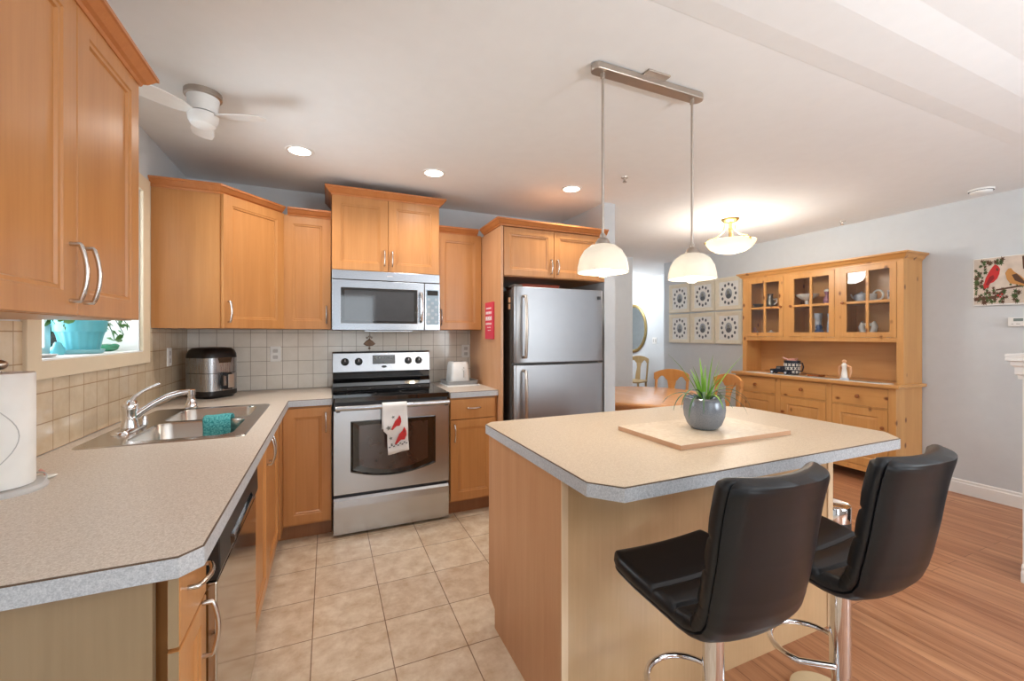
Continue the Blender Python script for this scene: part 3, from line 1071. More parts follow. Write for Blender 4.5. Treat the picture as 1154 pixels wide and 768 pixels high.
    p = MB()
    Y = 2.902

    def flat(pts, mi):
        p.mi = mi
        p.prism(pts, Y, Y + 0.004, 'y')
    for cx, cz, sc in ((0.425, 0.755, 0.85), (0.455, 0.665, 1.0)):
        flat([(cx - 0.045 * sc, cz - 0.055 * sc), (cx - 0.035 * sc, cz - 0.06 * sc), (cx - 0.005 * sc, cz - 0.03 * sc), (cx + 0.02 * sc, cz - 0.03 * sc), (cx + 0.032 * sc, cz), (cx + 0.03 * sc, cz + 0.03 * sc), (cx + 0.018 * sc, cz + 0.055 * sc), (cx + 0.006 * sc, cz + 0.03 * sc), (cx - 0.015 * sc, cz + 0.01 * sc)], 0)
        flat([(cx + 0.012 * sc, cz + 0.018 * sc), (cx + 0.024 * sc, cz + 0.02 * sc), (cx + 0.018 * sc, cz + 0.034 * sc)], 1)
    for cx, cz, r_ in ((0.37, 0.72, 0.018), (0.385, 0.65, 0.012), (0.40, 0.79, 0.012), (0.39, 0.61, 0.008)):
        flat([(cx + r_ * (1 if k % 2 else 0.45) * cos(k * pi / 5), cz + r_ * (1 if k % 2 else 0.45) * sin(k * pi / 5)) for k in range(10)], 2)
    for k in range(9):
        for j in range(2):
            if (k + j) % 2 == 0:
                x = 0.372 + k * 0.0138
                z = 0.586 + j * 0.009 + k * 0.0024
                flat([(x, z), (x + 0.011, z + 0.002), (x + 0.011, z + 0.009), (x, z + 0.007)], 1)
    p.build('print', ['redprint', 'dkprint', 'greyprint'], t)


kitchen_range()


def microwave():
    t = thing('microwave', 'stainless over-the-range microwave hung under the raised cabinet', 'microwave', (0.42, 3.45, 1.36))
    x0, x1, yf = 0.028, 0.806, 3.262
    MB().box(x0 + 0.004, x1 - 0.004, yf + 0.03, BY, 1.372, 1.808).build('body', 'darkgrey', t)
    MB().box(x0, x1, yf + 0.008, yf + 0.03, 1.742, 1.808).build('vent_strip', 'steel_m', t, bevel=0.003)
    MB().box(0.405, 0.45, yf + 0.006, yf + 0.009, 1.775, 1.780).build('badge', 'whiteprint', t)
    d = MB()
    xd = 0.682
    d.plate([(x0, 1.374), (xd, 1.374), (xd, 1.737), (x0, 1.737)], [[(0.086, 1.425), (0.628, 1.425), (0.628, 1.680), (0.086, 1.680)]], yf, yf + 0.03, 'y')
    dd = d.build('door', 'steel_m', t, bevel=0.003)
    w = MB()
    w.plate([(0.085, 1.424), (0.629, 1.424), (0.629, 1.681), (0.085, 1.681)], [[(0.108, 1.442), (0.605, 1.442), (0.605, 1.664), (0.108, 1.664)]], yf + 0.001, yf + 0.008, 'y')
    w.build('window_border', 'blackglass', dd)
    MB().box(0.105, 0.608, yf + 0.004, yf + 0.006, 1.44, 1.666).build('window', 'mwwin', dd)
    h = MB()
    h.tube([(0.654, yf, 1.66), (0.654, yf - 0.03, 1.655)] + [(0.654, yf - 0.036 - 0.01 * (1 - (k / 4 - 1) ** 2), 1.645 - 0.19 * k / 8) for k in range(9)] + [(0.654, yf - 0.03, 1.445), (0.654, yf, 1.44)], 0.011, 10)
    h.build('handle', 'chrome', dd, smooth=True)
    MB().box(xd + 0.003, x1, yf, yf + 0.03, 1.374, 1.737).build('control_panel', 'steel_m', t, bevel=0.003)
    cp = t.children[-1]
    k = MB().box(0.698, 0.795, yf - 0.002, yf + 0.004, 1.418, 1.688).build('keypad', 'keypad', cp, bevel=0.001)
    MB().box(0.704, 0.789, yf - 0.003, yf - 0.001, 1.645, 1.682).build('display', 'blackglass', cp)
    b = MB()
    for i in range(3):
        for j in range(7):
            b.box(0.706 + i * 0.029, 0.727 + i * 0.029, yf - 0.0034, yf - 0.0015, 1.43 + j * 0.029, 1.449 + j * 0.029, (i + j) % 2)
    b.build('keys', ['keyprint', 'keypad'], cp)
    MB().box(0.25, 0.60, yf + 0.05, yf + 0.16, 1.364, 1.372).build('vent_grille', 'steel', t)


microwave()


def fridge():
    t = thing('refrigerator', 'stainless top-freezer refrigerator between maple panel and white wall', 'refrigerator', (1.667, 3.25, 0))
    x0, x1 = 1.272, 2.066
    MB().box(x0 + 0.004, x1 - 0.004, 2.94, 3.66, 0.02, 1.685).build('body', 'fridge_side', t, bevel=0.004)

    def fdoor(z0, z1, nm):
        m = MB()
        loops = []
        for z in (z0, z1):
            pts = [(x0, 2.935), (x0, 2.885)]
            for k in range(11):
                a = k / 10
                pts.append((x0 + 0.012 + (x1 - x0 - 0.024) * a, 2.872 - 0.012 * (1 - (2 * a - 1) ** 2)))
            pts += [(x1, 2.885), (x1, 2.935)]
            loops.append([(p[0], p[1], z) for p in pts])
        m.loft(loops)
        return m.build(nm, 'steel_f', t, bevel=0.004, smooth=True, angle=50)
    a = fdoor(1.128, 1.70, 'freezer_door')
    b = fdoor(0.09, 1.112, 'door')
    for par, z0, z1 in ((a, 1.145, 1.655), (b, 0.55, 1.098)):
        h = MB()
        x = 1.342
        top = z0 < 1.0
        h.tube([(x, 2.87, z0 + 0.015), (x, 2.925, z0 + 0.02)] + [(x, 2.822 - 0.012 * sin(pi * k / 8), z0 + 0.03 + (z1 - z0 - 0.06) * k / 8) for k in range(9)] + [(x, 2.925, z1 - 0.02), (x, 2.87, z1 - 0.015)], 0.012, 10)
        h.build('handle', 'nickel', par, smooth=True)
    MB().box(2.005, 2.03, 2.860, 2.867, 1.625, 1.65).build('badge', 'darkgrey', a)
    MB().box(x0 + 0.002, x0 + 0.07, 2.885, 3.0, 1.7005, 1.718).build('hinge_cover', 'fridge_side', t, bevel=0.003)
    MB().box(x0 + 0.01, x1 - 0.01, 2.93, 2.96, 0.0, 0.085).build('base_grille', 'blackplastic', t)
    for z, lab in ((1.585, 'small beige magnet on the fridge side, upper of two'), (1.535, 'small beige magnet on the fridge side, lower of two')):
        mg = MB().box(x0 - 0.006, x0 + 0.0035, 2.955, 2.985, z, z + 0.04).build('magnet', 'skin', None, bevel=0.002, loc=(x0, 2.97, z))
        tag(mg, lab, 'magnet', 'magnets on the fridge side')
    tr = MB()
    tr.loft([[(p[0], p[1], z) for p in rrect(1.375 - i, 1.70 + i, 2.97 - i, 3.27 + i, 0.02)] for z, i in ((1.687, 0), (1.73, 0.012), (1.735, 0.018), (1.735, 0.010), (1.70, -0.004))])
    tag(tr.build('serving_tray', 'rust', None, loc=(1.54, 3.1, 1.687)), 'rust-red tray lying on top of the refrigerator', 'tray')


fridge()


# ------------------------------------------------------------------ sink, tap and counter things
def sink():
    t = thing('kitchen_sink', 'double-bowl stainless sink set into the left countertop', 'sink', (-0.6, 2.5, 0.918))
    bowls = [(-0.735, -0.375, 2.115, 2.495, 0.17), (-0.735, -0.375, 2.535, 2.895, 0.16)]
    outer = rrect(-0.868, -0.322, 2.068, 2.948, 0.03, 4)
    holes = [rrect(b[0], b[1], b[2], b[3], 0.06, 5) for b in bowls]
    r = MB()
    r.plate(outer, holes, 0.9225)
    r.loft([[(p[0], p[1], 0.9182) for p in rrect(-0.872, -0.318, 2.064, 2.952, 0.032, 4)], [(p[0], p[1], 0.9225) for p in outer]], False, False)
    r.build('rim', 'steel_sink', t)
    for b in bowls:
        m = MB()
        loops = []
        for i, dz in ((0, 0), (0.004, -0.008), (0.012, -b[4] + 0.03), (0.022, -b[4] + 0.008), (0.045, -b[4]), (0.12, -b[4] - 0.003)):
            loops.append([(p[0], p[1], 0.9225 + dz) for p in rrect(b[0] + i, b[1] - i, b[2] + i, b[3] - i, max(0.02, 0.06 - i * 0.2), 5)])
        m.loft(loops, False, True)
        bo = m.build('bowl', 'steel_sink', t, smooth=True, angle=60)
        MB().lathe([(0.04, 0.0), (0.04, 0.004), (0.03, 0.004), (0.028, 0.001)], (b[0] + b[1]) / 2, (b[2] + b[3]) / 2, 0.9225 - b[4] - 0.003, 20).build('drain', 'chrome', bo, smooth=True)
    # tap
    t = thing('kitchen_tap', 'chrome single-lever kitchen tap with spray head behind the sink', 'tap', (-0.80, 2.38, 0.9225))
    b = MB()
    b.loft([[(p[0], p[1], z) for p in rrect(-0.832 + i, -0.768 - i, 2.26 + i, 2.50 - i, 0.03 - i, 5)] for z, i in ((0.923, 0), (0.93, 0.002), (0.935, 0.008))])
    b.build('base_plate', 'chrome', t, smooth=True)
    MB().lathe([(0.032, 0), (0.029, 0.015), (0.026, 0.04), (0.027, 0.07), (0.030, 0.082), (0.030, 0.10), (0.023, 0.118), (0.006, 0.126)], -0.80, 2.38, 0.932, 24).build('body', 'chrome', t, smooth=True, angle=60)
    s = MB()
    pts = [(-0.79, 2.385, 0.975), (-0.765, 2.395, 1.0), (-0.72, 2.41, 1.035), (-0.68, 2.42, 1.058), (-0.64, 2.43, 1.070), (-0.605, 2.438, 1.073), (-0.592, 2.441, 1.072)]
    s.tube(pts, [0.017, 0.016, 0.0145, 0.0135, 0.013, 0.013, 0.012], 14)
    s.build('spout', 'chrome', t, smooth=True, angle=60)
    MB().lathe([(0.0175, 0.0), (0.0165, 0.012), (0.0165, 0.018), (0.014, 0.02), (0.014, 0.034), (0.0165, 0.036), (0.0165, 0.05), (0.021, 0.056), (0.026, 0.078), (0.024, 0.08)][::-1] and [(0.024, 0.0), (0.026, 0.003), (0.021, 0.024), (0.0165, 0.03), (0.0165, 0.044), (0.014, 0.046), (0.014, 0.06), (0.017, 0.062), (0.017, 0.085), (0.010, 0.09)], -0.592, 2.441, 0.995, 18).build('spray_head', 'chrome', t, smooth=True, angle=50)
    l = MB()
    l.tube([(-0.80, 2.38, 1.045), (-0.788, 2.39, 1.066), (-0.765, 2.41, 1.088), (-0.74, 2.43, 1.104), (-0.715, 2.447, 1.116)], [0.02, 0.012, 0.009, 0.008, 0.007], 12, flat=0.7)
    l.build('lever', 'chrome', t, smooth=True, angle=60)
    b = MB()
    for dz in (0, 0.04):
        b.tube([(-0.765, 2.43, 0.935), (-0.765, 2.43, 0.965), (-0.765, 2.43, 0.975)], [0.014, 0.012, 0.008], 12)
        break
    b.build('side_spray', 'chrome', t, smooth=True, angle=60)
    # cloth draped over the divider
    b = MB()
    g = []
    prof = [(2.562, 0.868), (2.556, 0.90), (2.549, 0.928), (2.532, 0.939), (2.510, 0.940), (2.490, 0.936), (2.474, 0.918), (2.466, 0.89), (2.462, 0.86), (2.459, 0.835)]
    for i, (y, z) in enumerate(prof):
        row = []
        for k in range(9):
            a = k / 8
            row.append(b.v(-0.555 + 0.115 * a + 0.004 * sin(i), y - 0.003 * sin(a * 6), z + 0.002 * sin(a * 5 + i) + (0.012 * a if i > 6 else 0)))
        g.append(row)
    for i in range(len(g) - 1):
        for k in range(8):
            b.f([g[i][k], g[i][k + 1], g[i + 1][k + 1], g[i + 1][k]])
    c = b.build('dishcloth', 'cloth', None, smooth=True, loc=(-0.5, 2.5, 0.93))
    so = c.modifiers.new('solid', 'SOLIDIFY')
    so.thickness = 0.007
    so.offset = 1
    c.modifiers.new('subsurf', 'SUBSURF').render_levels = 1
    tag(c, 'teal dishcloth draped over the divider of the sink', 'cloth')


sink()


def counter_things():
    # paper towel holder
    cx, cy = -0.815, 1.60
    t = thing('paper_towel_holder', 'upright metal paper towel holder standing on the left counter', 'paper towel holder', (cx, cy, 0.918))
    MB().lathe([(0.092, 0.0), (0.094, 0.006), (0.088, 0.014), (0.02, 0.016)], cx, cy, 0.918, 40).build('base', 'papergrey', t, smooth=True)
    MB().lathe([(0.007, 0), (0.007, 0.315)], cx, cy, 0.93, 12).build('post', 'chrome', t, smooth=True)
    MB().ball((cx, cy, 1.262), 0.018, sz=0.8).build('knob', 'nickel', t, smooth=True)
    w = MB()
    w.tube([(cx + 0.088 * cos(a), cy + 0.088 * sin(a), 0.933 + 0.012 * sin(a * 2)) for a in [radians(-40 + 10 * k) for k in range(12)]], 0.0022, 6)
    w.build('wire', 'papergrey', t, smooth=True)
    r = MB()
    r.lathe([(0.02, 0.0), (0.066, 0.0), (0.068, 0.003), (0.068, 0.302), (0.066, 0.305), (0.02, 0.305), (0.02, 0.0)], cx, cy, 0.9345, 48, False, False)
    ro = r.build('paper_towel_roll', 'paper', None, smooth=True, loc=(cx, cy, 0.9345))
    tag(ro, 'white paper towel roll on the holder by the window', 'paper towel')
    a = MB()
    a.tube([(cx + 0.0686 * cos(q), cy + 0.0686 * sin(q), z) for q, z in [(radians(-72 + 40 * sin(k * pi / 12)), 1.155 - 0.165 * k / 12) for k in range(13)]], 0.0012, 5)
    o = a.build('emboss_line', 'papergrey', ro)
    # little white dish with a red tip
    m = MB()
    m.lathe([(0.010, 0), (0.016, 0.002), (0.021, 0.007), (0.019, 0.009), (0.0, 0.010)], -0.765, 1.70, 0.918, 20, sx=1.2, sy=0.8)
    tt = thing('trinket', 'tiny white oval trinket with a red tip beside the towel holder', 'trinket', (-0.765, 1.70, 0.918))
    m.build('dish', 'porcelain', tt, smooth=True)
    MB().tube([(-0.765, 1.70, 0.926), (-0.773, 1.705, 0.938), (-0.783, 1.708, 0.942)], [0.004, 0.003, 0.004], 8).build('tip', 'pink', tt, smooth=True)

    # air fryer, turned towards the room
    ax, ay = -0.725, 3.46
    t = thing('air_fryer', 'black and stainless air fryer in the corner of the counter', 'air fryer', (ax, ay, 0.918), rotz=radians(-42))
    W, D = 0.118, 0.122

    def band(i, z, r=0.06):
        return [(p[0], p[1], z) for p in rrect(-D + i, D - i, -W + i, W - i, r - i * 0.5, 6)]
    b = MB()
    b.loft([band(0.018, 0.0), band(0.012, 0.012), band(0.0, 0.022), band(0.0, 0.05)])
    b.build('base', 'blackplastic', t, smooth=True, local=True)
    b = MB()
    b.loft([band(0.001, 0.05), band(0.001, 0.165)])
    bk = b.build('basket_drawer', 'steel_v', t, smooth=True, local=True)
    b = MB()
    b.loft([band(0.004, 0.165), band(0.004, 0.169)])
    b.build('gap', 'blackplastic', t, smooth=True, local=True)
    b = MB()
    b.loft([band(0.0, 0.169), band(0.0, 0.268)])
    b.build('body', 'steel_v', t, smooth=True, local=True)
    b = MB()
    b.loft([band(0.0, 0.268), band(0.003, 0.295), band(0.012, 0.318), band(0.028, 0.333), band(0.06, 0.338)])
    b.build('lid', 'blackplastic', t, smooth=True, local=True)
    h = MB()
    h.loft([[(x, y, z) for x, z in ((D - 0.002, 0.055), (D + 0.05, 0.06), (D + 0.055, 0.075), (D + 0.052, 0.155), (D + 0.045, 0.168), (D - 0.002, 0.172), (D - 0.002, 0.15), (D + 0.03, 0.145), (D + 0.032, 0.085), (D - 0.002, 0.08))] for y in (-0.016, 0.016)])
    hd = h.build('handle', 'blackplastic', bk, local=True, bevel=0.004)
    h = MB().box(D + 0.054, D + 0.060, -0.020, 0.020, 0.07, 0.16)
    h.build('handle_plate', 'nickel', bk, local=True, bevel=0.004)
    p = MB()
    p.prism([(-0.05, 0.27), (0.05, 0.27), (0.04, 0.235), (-0.04, 0.235)], D - 0.001, D + 0.002, 'x')
    p.build('display', 'blackglass', t, local=True)

    # toaster on its tray and board
    bd = MB().box(0.885, 1.165, 3.33, 3.60, 0.918, 0.926).build('counter_mat', 'whiteplastic', None, bevel=0.002, loc=(1.02, 3.46, 0.918))
    tag(bd, 'thin white board under the toaster tray on the short counter', 'mat')
    tr = MB()
    tr.loft([[(p[0], p[1], z) for p in rrect(0.895 - i, 1.15 + i, 3.36 - i, 3.595 + i, 0.02)] for z, i in ((0.926, 0), (0.958, 0.008), (0.958, 0.003), (0.932, -0.004))])
    tag(tr.build('toaster_tray', 'steelgrey', None, loc=(1.02, 3.47, 0.926)), 'grey tray with raised rim beneath the white toaster', 'tray')
    t = thing('toaster', 'white toaster standing on a grey tray right of the range', 'toaster', (1.01, 3.47, 0.932))
    b = MB()
    b.loft([[(p[0], p[1], z) for p in rrect(0.93 + i, 1.095 - i, 3.385 + i, 3.575 - i, 0.025)] for z, i in ((0.934, 0.004), (0.942, 0), (1.085, 0.010), (1.106, 0.014), (1.113, 0.022))])
    tb = b.build('body', 'whiteplastic', t, smooth=True)
    MB().box(1.032, 1.040, 3.381, 3.386, 0.985, 1.07).build('lever_slot', 'papergrey', t)
    MB().box(1.024, 1.048, 3.366, 3.384, 1.045, 1.058).build('lever', 'whiteplastic', t, bevel=0.003)
    s = MB()
    for y in (3.435, 3.50):
        s.box(0.965, 1.06, y, y + 0.025, 1.1115, 1.1145)
    s.build('bread_slot', 'blackplastic', t)
    # wall plates
    def plate(loc, n, r, label, dark=True):
        m4 = frame_at(loc, r, n)
        q = thing('outlet', label, 'outlet', loc)
        mb = MB(m4)
        mb.loft([[(x, y, z) for x, y in rrect(-0.036 + i, 0.036 - i, -0.058 + i, 0.058 - i, 0.006, 3)] for z, i in ((0, 0), (0.004, 0), (0.006, 0.003))])
        mb.build('cover_plate', 'whiteplastic', q)
        mb = MB(m4)
        for yy in (-0.024, 0.024):
            mb.loft([[(x, yy + y, z) for x, y in rrect(-0.017, 0.017, -0.014, 0.014, 0.006, 3)] for z in (0.006, 0.0075)])
        mb.build('receptacle', 'papergrey', q)
        return q
    plate((-0.37, BY - 0.0065, 1.192), NY, PX, 'white outlet on the tiles right of the air fryer')
    plate((1.155, BY - 0.0065, 1.19), NY, PX, 'white outlet on the tiles behind the toaster')
    plate((LX + 0.0065, 3.325, 1.20), PX, (0, 1, 0), 'white outlet on the left wall tiles between tap and air fryer')
    # ornament on the tile
    t = thing('wall_ornament', 'small bronze fan-shaped ornament on the tiles above the range', 'ornament', (0.318, BY - 0.006, 1.215))
    o = MB()
    pts = [(0.268, 1.262), (0.29, 1.288), (0.306, 1.298), (0.318, 1.312), (0.330, 1.298), (0.346, 1.288), (0.368, 1.262), (0.342, 1.246), (0.318, 1.24), (0.294, 1.246)]
    o.loft([[(p[0], BY - 0.007, p[1]) for p in pts], [(0.318 + (p[0] - 0.318) * 0.8, BY - 0.018, 1.27 + (p[1] - 1.27) * 0.8) for p in pts]])
    o.build('fan', 'ornament', t, bevel=0.002)
    o = MB()
    for x, z in ((0.30, 1.315), (0.318, 1.325), (0.336, 1.315)):
        o.ball((x, BY - 0.014, z), 0.009, 10, 6)
    o.build('top_bead', 'nickel', t, smooth=True)
    MB().ball((0.318, BY - 0.013, 1.228), 0.010, 10, 6).build('drop', 'ornament', t, smooth=True)
    # red hanging sign
    t = thing('hanging_sign', 'narrow red sign with white lettering hung on the fridge panel', 'sign', (1.192, 3.19, 1.29))
    s = MB().box(1.184, 1.1985, 3.095, 3.275, 1.305, 1.600)
    sb = s.build('board', 'red', t, bevel=0.002)
    s = MB()
    for z, h, a, b_, n in ((1.545, 0.014, 3.13, 3.25, 4), (1.505, 0.022, 3.125, 3.255, 4), (1.455, 0.034, 3.12, 3.26, 3), (1.42, 0.016, 3.125, 3.255, 5), (1.395, 0.008, 3.14, 3.22, 3), (1.372, 0.007, 3.14, 3.21, 3)):
        w = (b_ - a) / n
        for k in range(n):
            y = a + k * w
            s.prism([(y + 0.003, z), (y + w * 0.4, z), (y + w * 0.5, z + h * 0.6), (y + w * 0.6, z), (y + w - 0.003, z), (y + w - 0.005, z + h), (y + w * 0.62, z + h * 0.75), (y + w * 0.35, z + h), (y + 0.004, z + h)], 1.1832, 1.1845, 'x')
    s.build('lettering', 'whiteprint', sb)
    # things on the window sill
    px, py, pz = -1.035, 2.554, 1.256
    t = thing('flower_pot', 'teal ribbed plastic pot with trailing plant on the window sill', 'potted plant', (px, py, pz))
    MB().lathe([(0.072, 0.0), (0.078, 0.004), (0.084, 0.018), (0.080, 0.020), (0.074, 0.008)], px, py, pz, 40).build('saucer', 'teal_s', t, smooth=True)
    loops = []
    for r, z in ((0.064, 0.010), (0.067, 0.03), (0.076, 0.08), (0.082, 0.10)):
        loops.append([(px + r * (1 + 0.018 * cos(k * 2 * pi / 4)) * cos(2 * pi * k / 80), py + r * (1 + 0.018 * cos(k * 2 * pi / 4)) * sin(2 * pi * k / 80), pz + z) for k in range(80)])
    for r, z in ((0.088, 0.10), (0.092, 0.15), (0.086, 0.152), (0.081, 0.13)):
        loops.append([(px + r * cos(2 * pi * k / 80), py + r * sin(2 * pi * k / 80), pz + z) for k in range(80)])
    MB().loft(loops).build('pot', 'teal', t, smooth=True, angle=50)
    random.seed(7)
    st = MB()
    lf = MB()
    for k, (dx, L, drop, sg) in enumerate(((0.02, 0.235, 0.13, 1), (0.05, 0.215, 0.10, 1), (-0.03, 0.19, 0.08, 1), (0.0, 0.17, 0.05, 1), (0.06, 0.20, 0.04, 1), (0.03, 0.20, 0.05, -1), (-0.02, 0.13, 0.03, -1))):
        pts = []
        for j in range(8):
            q = j / 7
            pts.append((px + dx * (0.4 + q), py + sg * (0.03 + L * q), pz + 0.15 + 0.07 * sin(q * 2.6) - drop * q * q))
        st.tube(pts, 0.002, 5)
        for j in range(2, 8):
            p = Vector(pts[j])
            for s in (-1, 1, 0):
                d = Vector((random.uniform(-0.5, 0.5), random.uniform(-0.2, 0.5) * sg, random.uniform(-0.7, 0.4) + 0.25 * s)).normalized()
                w = d.cross(Vector((0.8, 0.2, 0.4))).normalized() * 0.014
                e = p + d * 0.042
                m_ = p + d * 0.02 + Vector((0.004, 0, 0.003))
                vs = [lf.v(*q) for q in (p, p + d * 0.01 + w * 0.8, m_ + w, p + d * 0.034 + w * 0.6, e, p + d * 0.034 - w * 0.6, m_ - w, p + d * 0.01 - w * 0.8)]
                lf.f(vs)
    st.build('stems', 'green3', t)
    lf.build('foliage', 'green', t)
    MB().ball((px, py, pz + 0.136), 0.082, 20, 8, sz=0.12).build('soil', 'soil', t)
    t = MB().ball((-1.04, 2.823, 1.275), 0.045, 18, 10, sz=0.45, sy=1.0).ball((-1.01, 2.823, 1.284), 0.02, 10, 8, sz=0.6)
    tag(t.build('ornament', 'frog', None, smooth=True, loc=(-1.03, 2.823, 1.256)), 'round green glazed lump on the sill right of the teal pot', 'ornament')
    t = MB().lathe([(0.018, 0), (0.024, 0.01), (0.022, 0.03), (0.016, 0.036), (0.012, 0.05), (0.008, 0.055)], -1.06, 2.435, 1.256, 14)
    tag(t.build('small_bottle', 'teal', None, smooth=True, loc=(-1.06, 2.435, 1.256)), 'small teal bottle on the sill left of the ribbed pot', 'bottle')
    t = MB().lathe([(0.05, 0), (0.065, 0.004), (0.075, 0.012), (0.071, 0.012), (0.05, 0.007), (0, 0.006)], -1.01, 2.17, 1.256, 28, False, False, sx=0.8)
    tag(t.build('shallow_dish', 'papergrey', None, smooth=True, loc=(-1.01, 2.17, 1.256)), 'shallow pale dish at the near end of the window sill', 'dish')


counter_things()


# ------------------------------------------------------------------ island things and stools
def island_things():
    t = thing('serving_board', 'whitewashed square board lying on the island top', 'board', (1.49, 1.355, 0.918))
    MB().box(1.183, 1.80, 1.172, 1.535, 0.9182, 0.936).build('board_body', ['board_edge'], t, bevel=0.001)
    MB().box(1.184, 1.799, 1.173, 1.534, 0.9355, 0.9372).build('top_face', 'board', t)
    cx, cy, z = 1.492, 1.345, 0.9375
    t = thing('potted_plant', 'spiky green plant in a blue-grey glazed pot on the island board', 'potted plant', (cx, cy, z))
    MB().lathe([(0.044, 0), (0.052, 0.002), (0.070, 0.022), (0.082, 0.055), (0.0855, 0.085), (0.083, 0.115), (0.080, 0.128), (0.082, 0.133), (0.077, 0.136), (0.073, 0.130), (0.073, 0.118)], cx, cy, z, 48).build('pot', 'glaze', t, smooth=True)
    MB().lathe([(0.074, 0.116), (0.05, 0.124), (0.0, 0.126)], cx, cy, z, 24).build('soil', 'soil', t, smooth=True)
    random.seed(11)
    fo = [MB(), MB()]
    rt = (cos(radians(23.53)), -sin(radians(23.53)))

    def leaf(mb, az, L, el, droop, w, bx=0.0, by=0.0):
        p = Vector((cx + bx, cy + by, z + 0.12))
        e = radians(el)
        n = 10
        rows = []
        for j in range(n + 1):
            q = j / n
            ww = 1.05 * w * (0.55 + 0.45 * sin(min(1, q * 2.2) * pi / 2)) * (1 - q ** 2.2) + 0.0006
            side = Vector((-sin(az), cos(az), 0)) * ww
            up = Vector((-cos(az) * sin(e), -sin(az) * sin(e), cos(e))) * ww * 0.45
            rows.append([mb.v(*(p - side + up)), mb.v(*p), mb.v(*(p + side + up))])
            p = p + Vector((cos(az) * cos(e), sin(az) * cos(e), sin(e))) * (L / n)
            e -= radians(droop) / n
        for j in range(n):
            for k in (0, 1):
                mb.f([rows[j][k], rows[j][k + 1], rows[j + 1][k + 1], rows[j + 1][k]])
    A = -radians(23.53)
    # (angle in plan measured from the picture's right, length, elevation, droop, half width)
    for a, L, el, dr, w, k in ((170, 0.19, 68, 26, 0.006, 1), (20, 0.155, 84, 6, 0.0055, 1), (-8, 0.19, 66, 22, 0.006, 1), (60, 0.12, 80, 10, 0.0065, 1), (-30, 0.145, 80, 8, 0.0065, 1), (200, 0.10, 74, 20, 0.006, 1), (240, 0.12, 72, 30, 0.006, 1), (100, 0.12, 70, 30, 0.006, 1),
                               (182, 0.17, 42, 100, 0.005, 0), (205, 0.18, 50, 135, 0.005, 0), (10, 0.17, 46, 60, 0.005, 0), (-15, 0.19, 48, 125, 0.005, 0), (-40, 0.18, 40, 120, 0.005, 0), (225, 0.17, 40, 140, 0.005, 0), (150, 0.16, 40, 110, 0.005, 0), (35, 0.16, 45, 110, 0.005, 0), (270, 0.13, 50, 120, 0.005, 1), (-70, 0.13, 50, 120, 0.005, 0), (300, 0.10, 75, 30, 0.006, 1), (330, 0.13, 78, 12, 0.006, 1), (188, 0.12, 80, 14, 0.0065, 1), (215, 0.20, 62, 150, 0.006, 0), (245, 0.19, 60, 160, 0.006, 0), (-25, 0.21, 60, 150, 0.006, 0), (-55, 0.10, 70, 30, 0.006, 1), (80, 0.15, 78, 16, 0.006, 1)):
        rr = random.uniform(0.005, 0.03)
        leaf(fo[k], radians(a) + A, L * (1.28 if k else 1.1), el, dr, w, rr * cos(radians(a) + A), rr * sin(radians(a) + A))
    fo[0].build('drooping_leaves', 'green3', t, smooth=True)
    fo[1].build('upright_leaves', 'green2', t, smooth=True)


island_things()


